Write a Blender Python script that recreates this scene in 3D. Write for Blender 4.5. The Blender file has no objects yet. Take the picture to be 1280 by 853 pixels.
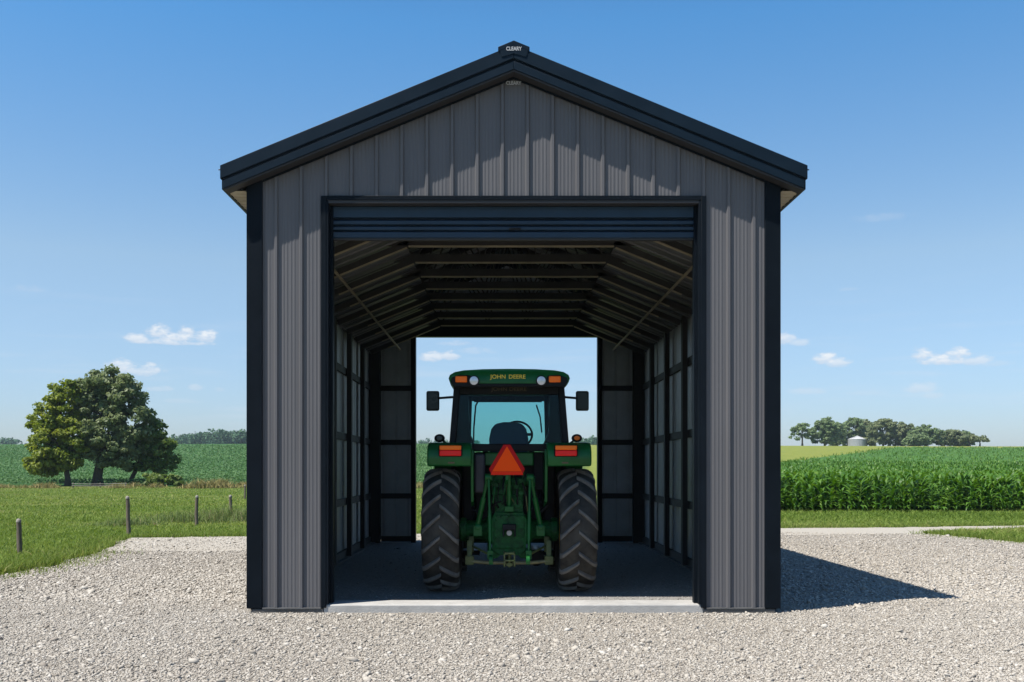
import bpy, bmesh, math, random
import numpy as np
from mathutils import Vector, Matrix
from mathutils.geometry import tessellate_polygon

random.seed(7)
rng = np.random.default_rng(7)
S = bpy.context.scene
COL = S.collection
R = math.radians
CAMX, CAMD, EYE, F = -0.144, 10.0, 1.45, 1248.0      # camera x, distance in front of the barn's front wall, height, focal length (px)

# ------------------------------------------------------------------ properties
def tag(o, label=None, cat=None, group=None, kind=None):
    if label: o['label'] = label
    if cat: o['category'] = cat
    if group: o['group'] = group
    if kind: o['kind'] = kind
    return o

def empty(name, loc=(0, 0, 0), rz=0):
    o = bpy.data.objects.new(name, None)
    COL.objects.link(o)
    o.location = loc
    o.rotation_euler = (0, 0, rz)
    o.empty_display_size = .2
    return o

# ------------------------------------------------------------------ materials
def nt(m):
    return m.node_tree.nodes, m.node_tree.links

def mat(name, col, rough=.5, metal=0., var=.0, vscale=6., bump=0., bscale=60., spec=.5, coat=0., streak=None, coords='Object', vcol=None):
    m = bpy.data.materials.new(name)
    m.use_nodes = True
    N, L = nt(m)
    b = N['Principled BSDF']
    b.inputs['Base Color'].default_value = (*col, 1)
    b.inputs['Roughness'].default_value = rough
    b.inputs['Metallic'].default_value = metal
    b.inputs['Specular IOR Level'].default_value = spec
    b.inputs['Coat Weight'].default_value = coat
    b.inputs['Coat Roughness'].default_value = .15
    if var or bump:
        tc = N.new('ShaderNodeTexCoord')
        mp = N.new('ShaderNodeMapping')
        L.new(tc.outputs[coords], mp.inputs[0])
        if streak: mp.inputs['Scale'].default_value = streak
        nz = N.new('ShaderNodeTexNoise')
        nz.inputs['Scale'].default_value = vscale
        nz.inputs['Detail'].default_value = 6
        nz.inputs['Roughness'].default_value = .65
        L.new(mp.outputs[0], nz.inputs['Vector'])
        if var:
            r = N.new('ShaderNodeMapRange')
            r.inputs['From Min'].default_value = .3
            r.inputs['From Max'].default_value = .7
            L.new(nz.outputs['Fac'], r.inputs['Value'])
            mx = N.new('ShaderNodeMix'); mx.data_type = 'RGBA'
            hi = vcol if vcol else tuple(min(1, c * (1 + var)) for c in col)
            lo = tuple(c * (1 - var) for c in col)
            mx.inputs[6].default_value = (*lo, 1)
            mx.inputs[7].default_value = (*hi, 1)
            L.new(r.outputs[0], mx.inputs[0])
            L.new(mx.outputs[2], b.inputs['Base Color'])
            r2 = N.new('ShaderNodeMapRange')
            r2.inputs['To Min'].default_value = max(.02, rough - .1)
            r2.inputs['To Max'].default_value = min(1, rough + .12)
            L.new(nz.outputs['Fac'], r2.inputs['Value'])
            L.new(r2.outputs[0], b.inputs['Roughness'])
        if bump:
            n2 = N.new('ShaderNodeTexNoise')
            n2.inputs['Scale'].default_value = bscale
            n2.inputs['Detail'].default_value = 4
            L.new(mp.outputs[0], n2.inputs['Vector'])
            bp = N.new('ShaderNodeBump')
            bp.inputs['Strength'].default_value = bump
            bp.inputs['Distance'].default_value = .01
            L.new(n2.outputs['Fac'], bp.inputs['Height'])
            L.new(bp.outputs[0], b.inputs['Normal'])
    return m

ALB = {'yellow_green_leaves': 1.0, 'grey_green_leaves': 1.0, 'dark_green_leaves': 1.05, 'corn_leaves': .84, 'weed_stems': 1.0, 'dry_brush': .9, 'grass_blades': .78, 'hazy_green_leaves': .9, 'hazy_olive_leaves': .9, 'far_wood_leaves': .95, 'soybean_leaves': .72}
def ramp_mat(name, stops, rough=.6, transl=0., spec=.3, attr='tint', noise=None):
    kk = ALB.get(name, .67); stops = [(p, tuple(v * kk for v in c)) for p, c in stops]
    """albedo from a per-point random attribute; optional leaf translucency"""
    m = bpy.data.materials.new(name)
    m.use_nodes = True
    N, L = nt(m)
    b = N['Principled BSDF']
    at = N.new('ShaderNodeAttribute'); at.attribute_name = attr
    cr = N.new('ShaderNodeValToRGB')
    el = cr.color_ramp.elements
    while len(el) < len(stops): el.new(.5)
    for e, (p, c) in zip(el, stops):
        e.position = p; e.color = (*c, 1)
    L.new(at.outputs['Fac'], cr.inputs[0])
    L.new(cr.outputs[0], b.inputs['Base Color'])
    b.inputs['Roughness'].default_value = rough
    b.inputs['Specular IOR Level'].default_value = spec
    if transl:
        t = N.new('ShaderNodeBsdfTranslucent')
        hs = N.new('ShaderNodeHueSaturation')
        hs.inputs['Value'].default_value = 1.25
        hs.inputs['Saturation'].default_value = 1.1
        hs.inputs['Hue'].default_value = .49
        L.new(cr.outputs[0], hs.inputs['Color'])
        L.new(hs.outputs[0], t.inputs['Color'])
        ms = N.new('ShaderNodeMixShader')
        ms.inputs[0].default_value = transl
        L.new(b.outputs[0], ms.inputs[1]); L.new(t.outputs[0], ms.inputs[2])
        L.new(ms.outputs[0], N['Material Output'].inputs[0])
    return m

def glass_mat(name, tint, refl=.08):
    m = bpy.data.materials.new(name)
    m.use_nodes = True
    N, L = nt(m)
    N.remove(N['Principled BSDF'])
    t = N.new('ShaderNodeBsdfTransparent'); t.inputs[0].default_value = (*tint, 1)
    g = N.new('ShaderNodeBsdfGlossy'); g.inputs['Roughness'].default_value = .02
    fr = N.new('ShaderNodeFresnel'); fr.inputs[0].default_value = 1.22
    ms = N.new('ShaderNodeMixShader')
    L.new(fr.outputs[0], ms.inputs[0]); L.new(t.outputs[0], ms.inputs[1]); L.new(g.outputs[0], ms.inputs[2])
    L.new(ms.outputs[0], N['Material Output'].inputs[0])
    return m

M = {}
# barn
M['siding'] = mat('charcoal_siding', (.108, .107, .113), .42, 0, .07, 2.2, .03, 25, spec=.22, streak=(1.0, 1.0, .18))
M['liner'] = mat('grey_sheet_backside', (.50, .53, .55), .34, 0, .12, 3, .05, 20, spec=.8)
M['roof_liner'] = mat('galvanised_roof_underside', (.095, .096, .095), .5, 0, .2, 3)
M['trim'] = mat('black_navy_trim', (.0045, .0075, .0115), .48, 0, .2, 3, .03, 20, spec=.08)
M['rake'] = mat('navy_rake_trim', (.0055, .0135, .0235), .45, 0, .18, 3, .03, 20, spec=.10)
M['door'] = mat('navy_door_steel', (.010, .028, .054), .4, 0, .2, 3, .04, 18, spec=.3)
M['framing'] = mat('dark_framing', (.022, .021, .02), .7, 0, .3, 5)
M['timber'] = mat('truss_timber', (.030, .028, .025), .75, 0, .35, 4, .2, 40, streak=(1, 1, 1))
M['pale_timber_and_lit_edge'] = mat('pale_timber_and_lit_edge', (.30, .25, .165), .7, 0, .25, 5, .2, 50)  # the runners' own tone; also painted as bounce light under the trusses
M['soffit'] = mat('tan_soffit', (.34, .30, .22), .6, 0, .12, 4)
M['dark_soffit'] = mat('dark_soffit', (.02, .02, .022), .6, 0, .15, 4)
M['metal_edge'] = mat('base_flashing', (.12, .12, .12), .45, .3, .2, 8)
M['footing'] = mat('concrete_footing', (.10, .096, .09), .9, 0, .3, 7, .5, 60)
M['concrete'] = mat('concrete_sill', (.36, .355, .34), .85, 0, .16, 5, .35, 80)
M['white_ink'] = mat('white_lettering', (.42, .43, .44), .6)
# tractor
M['green'] = mat('tractor_green', (.009, .098, .020), .34, 0, .25, 5, .03, 40, coat=.12, spec=.22)
M['castgreen'] = mat('cast_iron_green', (.010, .082, .019), .5, 0, .70, 18, .4, 60, spec=.2)
M['olive'] = mat('oily_green_yellow', (.10, .115, .03), .55, 0, .45, 14, .3, 60)
M['yellow'] = mat('wheel_yellow', (.72, .46, .02), .4, 0, .15, 6)
M['black'] = mat('black_cab_paint', (.007, .008, .009), .42, 0, .25, 6, .03, 40, spec=.12)
M['blackplastic'] = mat('black_plastic', (.012, .012, .013), .55, 0, .25, 10, .2, 120, spec=.15)
M['rubber'] = mat('tyre_rubber', (.026, .025, .025), .8, 0, .35, 5, .3, 60, spec=.15, vcol=(.075, .067, .056))
M['lug'] = mat('worn_lug_rubber', (.105, .098, .090), .78, 0, .3, 7, .25, 70, vcol=(.19, .175, .155))
M['seat'] = mat('seat_fabric', (.025, .045, .080), .9, 0, .15, 20, .3, 200)
M['steel'] = mat('bare_steel', (.30, .30, .31), .35, .9, .25, 10)
M['orange'] = mat('fluorescent_orange', (1.0, .085, .006), .6, 0, .05, 6, spec=.08)
M['darkred'] = mat('reflective_red_border', (.45, .008, .010), .5, 0, .08, 6, spec=.1)
M['redlens'] = mat('red_lens', (.85, .008, .008), .3, 0, .06, 10, spec=.3)
M['amber'] = mat('amber_lens', (1.0, .17, .004), .3, 0, .06, 10, spec=.3)
M['lamp'] = mat('clear_lamp', (.62, .64, .66), .12, .3, .1, 30, coat=.8)
M['mirror_back'] = mat('mirror_back', (.012, .022, .022), .3, 0, .2, 8)
M['letter'] = mat('yellow_lettering', (.80, .56, .04), .45)
M['reflected_letter'] = mat('lettering_reflection', (.075, .058, .02), .5)  # dimmed yellow for a painted reflection
M['hose'] = mat('purple_black_hose_cover', (.035, .032, .038), .6, 0, .25, 9, .2, 60)
M['glass'] = glass_mat('teal_cab_glass', (.70, .88, .88))
M['sideglass'] = glass_mat('dark_side_glass', (.42, .62, .64))
M['shadeglass'] = glass_mat('header_glass', (.06, .085, .085))
# yard
M['post'] = mat('weathered_post', (.13, .105, .08), .9, 0, .4, 9, .6, 40, streak=(1, 1, .2))
M['posttop'] = mat('grey_post_top', (.25, .23, .205), .9, 0, .3, 12, .5, 60)
M['galv'] = mat('galvanised_bin', (.30, .32, .34), .55, .1, .1, 2)
M['bark'] = mat('bark', (.05, .04, .03), .9, 0, .4, 5, .8, 14, streak=(1, 1, .25))

# ------------------------------------------------------------------ mesh builder
class MB:
    def __init__(s):
        s.v = []; s.f = []; s.m = []
    def add(s, vs, fs, mi=0):
        n = len(s.v)
        s.v += [tuple(x) for x in vs]
        s.f += [tuple(i + n for i in f) for f in fs]
        s.m += [mi] * len(fs)
        return s
    def box(s, x0, x1, y0, y1, z0, z1, mi=0):
        v = [(x0, y0, z0), (x1, y0, z0), (x1, y1, z0), (x0, y1, z0), (x0, y0, z1), (x1, y0, z1), (x1, y1, z1), (x0, y1, z1)]
        return s.add(v, [(0, 3, 2, 1), (4, 5, 6, 7), (0, 1, 5, 4), (1, 2, 6, 5), (2, 3, 7, 6), (3, 0, 4, 7)], mi)
    def bar(s, p, q, w, h, up=(0, 0, 1), mi=0):
        p, q = Vector(p), Vector(q)
        d = (q - p).normalized()
        up = Vector(up)
        if abs(d.dot(up)) > .98: up = Vector((0, 1, 0))
        a = d.cross(up).normalized() * (w / 2)
        b = a.cross(d).normalized() * (h / 2)
        v = [p - a - b, p + a - b, p + a + b, p - a + b, q - a - b, q + a - b, q + a + b, q - a + b]
        return s.add(v, [(0, 1, 2, 3), (7, 6, 5, 4), (0, 4, 5, 1), (1, 5, 6, 2), (2, 6, 7, 3), (3, 7, 4, 0)], mi)
    def tube(s, pts, r, n=10, mi=0, cap=True):
        pts = [Vector(p) for p in pts]
        rs = r if isinstance(r, (list, tuple)) else [r] * len(pts)
        vs = []; ref = None
        for i, p in enumerate(pts):
            d = (pts[min(i + 1, len(pts) - 1)] - pts[max(i - 1, 0)]).normalized()
            if ref is None: ref = Vector((0, 0, 1)) if abs(d.z) < .9 else Vector((1, 0, 0))
            a = d.cross(ref).normalized(); b = a.cross(d).normalized(); ref = b
            for k in range(n):
                t = 2 * math.pi * k / n
                vs.append(p + (a * math.cos(t) + b * math.sin(t)) * rs[i])
        fs = []
        for i in range(len(pts) - 1):
            for k in range(n):
                j = (k + 1) % n
                fs.append((i * n + k, i * n + j, (i + 1) * n + j, (i + 1) * n + k))
        if cap:
            fs.append(tuple(range(n))[::-1]); fs.append(tuple((len(pts) - 1) * n + k for k in range(n)))
        return s.add(vs, fs, mi)
    def lathe(s, prof, axis='X', c=(0, 0, 0), n=32, mi=0, closed=False):
        """prof: (radius, along)"""
        vs = []
        for r, a in prof:
            for k in range(n):
                t = 2 * math.pi * k / n
                u, w = r * math.cos(t), r * math.sin(t)
                p = {'X': (a, u, w), 'Y': (u, a, w), 'Z': (u, w, a)}[axis]
                vs.append((p[0] + c[0], p[1] + c[1], p[2] + c[2]))
        fs = []
        m = len(prof)
        for i in range(m if closed else m - 1):
            i2 = (i + 1) % m
            for k in range(n):
                j = (k + 1) % n
                fs.append((i * n + k, i * n + j, i2 * n + j, i2 * n + k))
        if not closed:
            fs.append(tuple(range(n))); fs.append(tuple((m - 1) * n + k for k in range(n)))
        return s.add(vs, fs, mi)
    def prism(s, poly, axis, a, b, mi=0):
        """poly in the two other axes, in order"""
        def P(p, t): return {'X': (t, p[0], p[1]), 'Y': (p[0], t, p[1]), 'Z': (p[0], p[1], t)}[axis]
        n = len(poly)
        vs = [P(p, a) for p in poly] + [P(p, b) for p in poly]
        fs = [tuple(range(n))[::-1], tuple(range(n, 2 * n))]
        for i in range(n):
            j = (i + 1) % n
            fs.append((i, j, n + j, n + i))
        return s.add(vs, fs, mi)
    def build(s, name, mats, parent=None, bevel=0, seg=2, smooth=True, angle=38):
        me = bpy.data.meshes.new(name)
        me.from_pydata(s.v, [], s.f)
        if not isinstance(mats, (list, tuple)): mats = [mats]
        for m in mats: me.materials.append(m)
        if len(mats) > 1: me.polygons.foreach_set('material_index', s.m)
        bm = bmesh.new(); bm.from_mesh(me)
        bmesh.ops.recalc_face_normals(bm, faces=bm.faces)
        bm.to_mesh(me); bm.free()
        if smooth:
            me.polygons.foreach_set('use_smooth', [True] * len(me.polygons))
            me.set_sharp_from_angle(angle=R(angle))
        o = bpy.data.objects.new(name, me)
        COL.objects.link(o)
        if parent: o.parent = parent
        if bevel:
            md = o.modifiers.new('Bevel', 'BEVEL'); md.width = bevel; md.segments = seg
            md.limit_method = 'ANGLE'; md.angle_limit = R(40); md.harden_normals = False
        return o

def np_mesh(name, V, Fc, mats, parent=None, tint=None, mi=None, smooth=False):
    me = bpy.data.meshes.new(name)
    V = np.ascontiguousarray(V, dtype=np.float32); Fc = np.ascontiguousarray(Fc, dtype=np.int32)
    n, k = Fc.shape
    me.vertices.add(len(V)); me.vertices.foreach_set('co', V.ravel())
    me.loops.add(n * k); me.loops.foreach_set('vertex_index', Fc.ravel())
    me.polygons.add(n); me.polygons.foreach_set('loop_start', np.arange(0, n * k, k, dtype=np.int32))
    for m in (mats if isinstance(mats, (list, tuple)) else [mats]): me.materials.append(m)
    if mi is not None: me.polygons.foreach_set('material_index', np.asarray(mi, dtype=np.int32))
    me.update(calc_edges=True)
    if smooth: me.polygons.foreach_set('use_smooth', np.ones(n, dtype=bool))
    if tint is not None:
        a = me.attributes.new('tint', 'FLOAT', 'POINT')
        a.data.foreach_set('value', np.asarray(tint, dtype=np.float32))
    o = bpy.data.objects.new(name, me)
    COL.objects.link(o)
    if parent: o.parent = parent
    return o

def text_obj(name, body, size, m, parent, loc, rot=(math.pi / 2, 0, 0), extrude=.002, bold=0., xs=1.):
    cu = bpy.data.curves.new(name, 'FONT')
    cu.body = body; cu.size = size; cu.align_x = 'CENTER'; cu.align_y = 'CENTER'
    cu.extrude = extrude; cu.offset = bold
    tmp = bpy.data.objects.new(name, cu); COL.objects.link(tmp)
    dg = bpy.context.evaluated_depsgraph_get()
    me = bpy.data.meshes.new_from_object(tmp.evaluated_get(dg))
    bpy.data.objects.remove(tmp)
    me.materials.clear(); me.materials.append(m); me.name = name
    o = bpy.data.objects.new(name, me); COL.objects.link(o)
    o.parent = parent; o.location = loc; o.rotation_euler = rot; o.scale = (xs, 1, 1)
    return o

# ------------------------------------------------------------------ terrain
def hprof(t):
    t = np.asarray(t, dtype=float)
    a = np.clip(t, 0, 1)
    h = a * a * (3 - 2 * a) * .6 + .4 * a * a * (2 - a)
    return np.where(t > 1, 1 - .10 * (t - 1), h)

_d = np.linspace(20, 420, 800)
def _fit(target, crop):
    lo, hi = 1., 30.
    for _ in range(50):
        A = (lo + hi) / 2
        if np.max((A * hprof((_d - 55) / 245) + crop - EYE) / _d) < target: lo = A
        else: hi = A
    return A
A_L, A_R = _fit(.0262, .35), _fit(.0232, .1)

def tz(x, y):
    x = np.asarray(x, dtype=float); d = np.asarray(y, dtype=float) + CAMD
    w = np.clip((x + 50) / 100, 0, 1); w = w * w * (3 - 2 * w)
    roll = .35 * np.sin(x * .021 + 1.3) * np.clip((d - 90) / 120, 0, 1)
    return (A_L * (1 - w) + A_R * w) * hprof((d - 55) / 245) + roll * .5

def at(u, d):
    return CAMX + (u - 624) * d / F

# ------------------------------------------------------------------ ground sheets
def noise_nodes(N, L, vec, scale, detail=5, rough=.6):
    n = N.new('ShaderNodeTexNoise'); n.inputs['Scale'].default_value = scale
    n.inputs['Detail'].default_value = detail; n.inputs['Roughness'].default_value = rough
    L.new(vec, n.inputs['Vector'])
    return n.outputs['Fac']

def mth(N, L, op, a, b=None, c=None, clamp=False):
    n = N.new('ShaderNodeMath'); n.operation = op; n.use_clamp = clamp
    for i, x in enumerate((a, b, c)):
        if x is None: continue
        if isinstance(x, (int, float)): n.inputs[i].default_value = x
        else: L.new(x, n.inputs[i])
    return n.outputs[0]

KS = .67
def mixc(N, L, f, a, b):
    n = N.new('ShaderNodeMix'); n.data_type = 'RGBA'
    if isinstance(f, (int, float)): n.inputs[0].default_value = f
    else: L.new(f, n.inputs[0])
    for i, x in ((6, a), (7, b)):
        if isinstance(x, tuple): n.inputs[i].default_value = (x[0] * KS, x[1] * KS, x[2] * KS, 1)
        else: L.new(x, n.inputs[i])
    return n.outputs[2]

def sstep(N, L, x, a, b):
    n = N.new('ShaderNodeMapRange'); n.interpolation_type = 'SMOOTHSTEP'
    L.new(x, n.inputs[0]); n.inputs[1].default_value = a; n.inputs[2].default_value = b
    return n.outputs[0]

def ground_material():
    m = bpy.data.materials.new('grass_and_fields'); m.use_nodes = True
    N, L = nt(m); b = N['Principled BSDF']
    geo = N.new('ShaderNodeNewGeometry'); P = geo.outputs['Position']
    sp = N.new('ShaderNodeSeparateXYZ'); L.new(P, sp.inputs[0])
    x, y = sp.outputs[0], sp.outputs[1]
    d = mth(N, L, 'ADD', y, 10.)
    n_s = noise_nodes(N, L, P, 9., 6, .7)
    n_m = noise_nodes(N, L, P, .9, 5, .6)
    n_l = noise_nodes(N, L, P, .10, 4, .55)
    st = N.new('ShaderNodeMapping'); L.new(P, st.inputs[0]); st.inputs['Scale'].default_value = (.03, .22, .2)
    n_st = noise_nodes(N, L, st.outputs[0], 1.0, 4, .6)
    # pasture
    g1 = mixc(N, L, sstep(N, L, n_m, .3, .7), (.105, .175, .028), (.165, .235, .047))
    g2 = mixc(N, L, mth(N, L, 'MULTIPLY', sstep(N, L, n_st, .45, .66), .9), g1, (.25, .275, .08))
    g3 = mixc(N, L, mth(N, L, 'MULTIPLY', sstep(N, L, n_s, .35, .7), .45), g2, (.085, .15, .020))
    # soybean field
    c1 = mixc(N, L, sstep(N, L, n_l, .35, .65), (.052, .145, .040), (.074, .175, .052))
    c1b = mixc(N, L, mth(N, L, 'MULTIPLY', sstep(N, L, n_m, .4, .7), .5), c1, (.055, .145, .036))
    c2 = mixc(N, L, mth(N, L, 'MULTIPLY', sstep(N, L, n_st, .55, .75), .45), c1b, (.05, .125, .034))
    # pale hay field at the right, behind the corn
    h1 = mixc(N, L, sstep(N, L, n_m, .3, .7), (.23, .29, .055), (.31, .34, .075))
    edge = mth(N, L, 'ADD', d, mth(N, L, 'MULTIPLY', n_m, 3.))
    f_field = sstep(N, L, edge, 75., 76.5)
    rt = mth(N, L, 'SUBTRACT', x, mth(N, L, 'MULTIPLY', d, .085))
    f_hay = mth(N, L, 'MULTIPLY', sstep(N, L, rt, -1., 1.), sstep(N, L, d, 48., 52.))
    c = mixc(N, L, f_field, g3, c2)
    c = mixc(N, L, f_hay, c, h1)
    # dry strip of long grass at the field boundary
    dry = mth(N, L, 'MULTIPLY', mth(N, L, 'MULTIPLY', sstep(N, L, edge, 68., 72.), mth(N, L, 'SUBTRACT', 1., f_field)), sstep(N, L, n_m, .35, .6))
    c = mixc(N, L, mth(N, L, 'MULTIPLY', dry, .6), c, (.22, .205, .08))
    L.new(c, b.inputs['Base Color'])
    b.inputs['Roughness'].default_value = .9; b.inputs['Specular IOR Level'].default_value = .1
    bp = N.new('ShaderNodeBump'); bp.inputs['Strength'].default_value = .9; bp.inputs['Distance'].default_value = .25
    L.new(mth(N, L, 'ADD', n_m, mth(N, L, 'MULTIPLY', n_s, .4)), bp.inputs['Height']); L.new(bp.outputs[0], b.inputs['Normal'])
    return m

def gravel_material(name, cols, scale=38., bump=.8):
    m = bpy.data.materials.new(name); m.use_nodes = True
    N, L = nt(m); b = N['Principled BSDF']
    geo = N.new('ShaderNodeNewGeometry'); P = geo.outputs['Position']
    v = N.new('ShaderNodeTexVoronoi'); v.inputs['Scale'].default_value = scale; L.new(P, v.inputs['Vector'])
    sp = N.new('ShaderNodeSeparateColor'); L.new(v.outputs['Color'], sp.inputs[0])
    n_l = noise_nodes(N, L, P, .5, 4, .6)
    n_f = noise_nodes(N, L, P, 120, 3, .6)
    c = mixc(N, L, sp.outputs[0], cols[0], cols[1])
    c = mixc(N, L, mth(N, L, 'MULTIPLY', sstep(N, L, n_l, .4, .7), .5), c, cols[2])
    c = mixc(N, L, mth(N, L, 'MULTIPLY', n_f, .25), c, (.2, .19, .17))
    L.new(c, b.inputs['Base Color']); b.inputs['Roughness'].default_value = .92; b.inputs['Specular IOR Level'].default_value = .2
    bp = N.new('ShaderNodeBump'); bp.inputs['Strength'].default_value = bump; bp.inputs['Distance'].default_value = .02
    inv = mth(N, L, 'SUBTRACT', 1., v.outputs['Distance'])
    L.new(inv, bp.inputs['Height']); L.new(bp.outputs[0], b.inputs['Normal'])
    return m

M['ground'] = ground_material()
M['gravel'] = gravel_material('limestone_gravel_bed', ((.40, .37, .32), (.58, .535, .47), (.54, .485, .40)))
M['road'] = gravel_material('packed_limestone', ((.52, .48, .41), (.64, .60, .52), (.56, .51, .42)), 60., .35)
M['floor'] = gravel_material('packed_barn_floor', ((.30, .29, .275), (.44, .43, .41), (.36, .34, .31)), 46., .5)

# terrain sheet
ys = np.concatenate([np.linspace(-60, 20, 30), np.linspace(24, 120, 50), np.geomspace(124, 1600, 70)])
xs = np.concatenate([-np.geomspace(900, 40, 40), np.linspace(-36, 36, 37), np.geomspace(40, 900, 40)])
X, Y = np.meshgrid(xs, ys)
Vg = np.stack([X, Y, tz(X, Y)], -1).reshape(-1, 3)
nx, ny = len(xs), len(ys)
I = (np.arange(ny - 1)[:, None] * nx + np.arange(nx - 1)[None]).ravel()
o = np_mesh('ground', Vg, np.stack([I, I + 1, I + 1 + nx, I + nx], 1), M['ground'], smooth=True)
tag(o, 'green pasture and rolling crop land reaching the horizon', 'ground', kind='structure')

def ragged(poly, amp, step=.35, seed=1, smooth_from=None):
    rg = np.random.default_rng(seed); out = []
    n = len(poly)
    for i in range(n):
        a = np.array(poly[i], float); b = np.array(poly[(i + 1) % n], float)
        ln = np.linalg.norm(b - a); k = max(1, int(ln / step)) if ln < 30 else 1
        nrm = np.array([-(b - a)[1], (b - a)[0]]) / max(ln, 1e-6)
        for j in range(k):
            p = a + (b - a) * j / k
            if j or ln < 30: p = p + nrm * rg.normal(0, amp)
            out.append((p[0], p[1]))
    return out

def flat_sheet(name, poly, z, m):
    vs = [Vector((p[0], p[1], z)) for p in poly]
    tri = tessellate_polygon([vs])
    me = bpy.data.meshes.new(name); me.from_pydata([tuple(v) for v in vs], [], [tuple(t) for t in tri])
    bm = bmesh.new(); bm.from_mesh(me)
    for f in bm.faces:
        if f.normal.z < 0: f.normal_flip()
    bm.to_mesh(me); bm.free()
    me.materials.append(m)
    o = bpy.data.objects.new(name, me); COL.objects.link(o)
    return o

# plan polygons: x, y (y = distance behind the barn's front wall)
YARD = [(-26, -16), (-18, -6), (-11, -1.6), (-8.2, 1.2), (-7.05, 3.0), (-6.8, 4.0), (-6.85, 5.6), (-7.05, 7.3), (-7.75, 10.7), (-4.8, 11.3), (0, 12.0),
        (6, 12.6), (9.3, 12.0), (9.9, 9.8), (10.8, 8.0), (14, 5), (22, 0), (30, -16)]
ROAD = [(-7.0, 7.4), (-7.8, 10.7), (-4.8, 11.35), (0, 12.5), (3.5, 13.6), (6, 14.0), (10, 14.5), (13.4, 15.4), (24, 17.6), (60, 24.5),
        (60, 23.0), (24, 16.2), (13.4, 14.5), (10.5, 13.2), (9.2, 12.2), (6, 11.5), (0, 9.8), (-3, 8.2), (-4.8, 7.5)]
YARD_R = ragged(YARD, .07, .3, 3); ROAD_R = ragged(ROAD, .06, .3, 4)
tag(flat_sheet('gravel_yard', YARD_R, .006, M['gravel']), 'pale grey crushed stone yard in front of the open barn', 'gravel', kind='structure')
tag(flat_sheet('gravel_road', ROAD_R, .012, M['road']), 'bright limestone track crossing behind the barn', 'road', kind='structure')

def inside(poly, x, y):
    c = np.zeros(len(x), dtype=bool); n = len(poly)
    for i in range(n):
        x0, y0 = poly[i]; x1, y1 = poly[(i + 1) % n]
        if y0 == y1: continue
        t = ((y0 > y) != (y1 > y)) & (x < (x1 - x0) * (y - y0) / (y1 - y0) + x0)
        c ^= t
    return c

# ------------------------------------------------------------------ loose stones on the yard
def ico():
    t = (1 + 5 ** .5) / 2
    v = np.array([(-1, t, 0), (1, t, 0), (-1, -t, 0), (1, -t, 0), (0, -1, t), (0, 1, t), (0, -1, -t), (0, 1, -t), (t, 0, -1), (t, 0, 1), (-t, 0, -1), (-t, 0, 1)]) / (1 + t * t) ** .5
    f = np.array([(0, 11, 5), (0, 5, 1), (0, 1, 7), (0, 7, 10), (0, 10, 11), (1, 5, 9), (5, 11, 4), (11, 10, 2), (10, 7, 6), (7, 1, 8), (3, 9, 4), (3, 4, 2), (3, 2, 6), (3, 6, 8), (3, 8, 9), (4, 9, 5), (2, 4, 11), (6, 2, 10), (8, 6, 7), (9, 8, 1)])
    return v, f
OCT_V = np.array([(1, 0, 0), (-1, 0, 0), (0, 1, 0), (0, -1, 0), (0, 0, 1), (0, 0, -1)], float)
OCT_F = np.array([(0, 2, 4), (2, 1, 4), (1, 3, 4), (3, 0, 4), (2, 0, 5), (1, 2, 5), (3, 1, 5), (0, 3, 5)])

def euler_mats(a, b, c):
    ca, sa, cb, sb, cc, sc = np.cos(a), np.sin(a), np.cos(b), np.sin(b), np.cos(c), np.sin(c)
    n = len(a); Mx = np.zeros((n, 3, 3))
    Mx[:, 0, 0] = cc * cb; Mx[:, 0, 1] = cc * sb * sa - sc * ca; Mx[:, 0, 2] = cc * sb * ca + sc * sa
    Mx[:, 1, 0] = sc * cb; Mx[:, 1, 1] = sc * sb * sa + cc * ca; Mx[:, 1, 2] = sc * sb * ca - cc * sa
    Mx[:, 2, 0] = -sb; Mx[:, 2, 1] = cb * sa; Mx[:, 2, 2] = cb * ca
    return Mx

def patch_noise(x, y, s=1.0, seed=0):
    r = np.random.default_rng(seed); o = np.zeros(len(x))
    for k in range(6):
        a = r.random() * 6.283; f = s * (0.5 + 1.8 * r.random()); p = r.random() * 6.283
        o += np.sin((x * np.cos(a) + y * np.sin(a)) * f + p)
    return o / 6


def stones(n, d0, d1, rmean, base, side=2.6, power=1.0, poly=YARD_R, z0=.006, xr=None):
    bv, bf = base
    u = rng.random(int(n * 1.6))
    d = d0 * (d1 / d0) ** u if power == 1. else d0 + (d1 - d0) * u
    half = .535 * d + side
    x = CAMX + (rng.random(len(d)) * 2 - 1) * half if xr is None else xr[0] + rng.random(len(d)) * (xr[1] - xr[0])
    y = d - CAMD
    k = inside(poly, x, y) & ~((np.abs(x) < 2.66) & (y > -.03) & (y < 9.6))
    x, y = x[k][:n], y[k][:n]; n = len(x)
    r = rmean * np.exp(rng.normal(0, .38, n))
    sc = np.stack([r * (1 + rng.random(n) * .7), r, r * (.35 + .35 * rng.random(n))], 1)
    jit = 1 + rng.normal(0, .14, (n, len(bv), 1))
    V = bv[None] * jit * sc[:, None]
    Rm = euler_mats(rng.normal(0, .35, n), rng.normal(0, .35, n), rng.random(n) * 6.283)
    V = np.einsum('nij,nkj->nki', Rm, V)
    V += np.stack([x, y, z0 + r * (.12 + .3 * rng.random(n))], 1)[:, None]
    Fc = bf[None] + (np.arange(n) * len(bv))[:, None, None]
    tint = np.repeat(np.clip(rng.normal(.5, .20, n) + .16 * patch_noise(x, y, .55, 3) + .10 * patch_noise(x, y, 2.2, 8) + rng.choice([0, 0, 0, -.35, .3], n), 0, 1), len(bv))
    return V.reshape(-1, 3), Fc.reshape(-1, 3), tint

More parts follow.
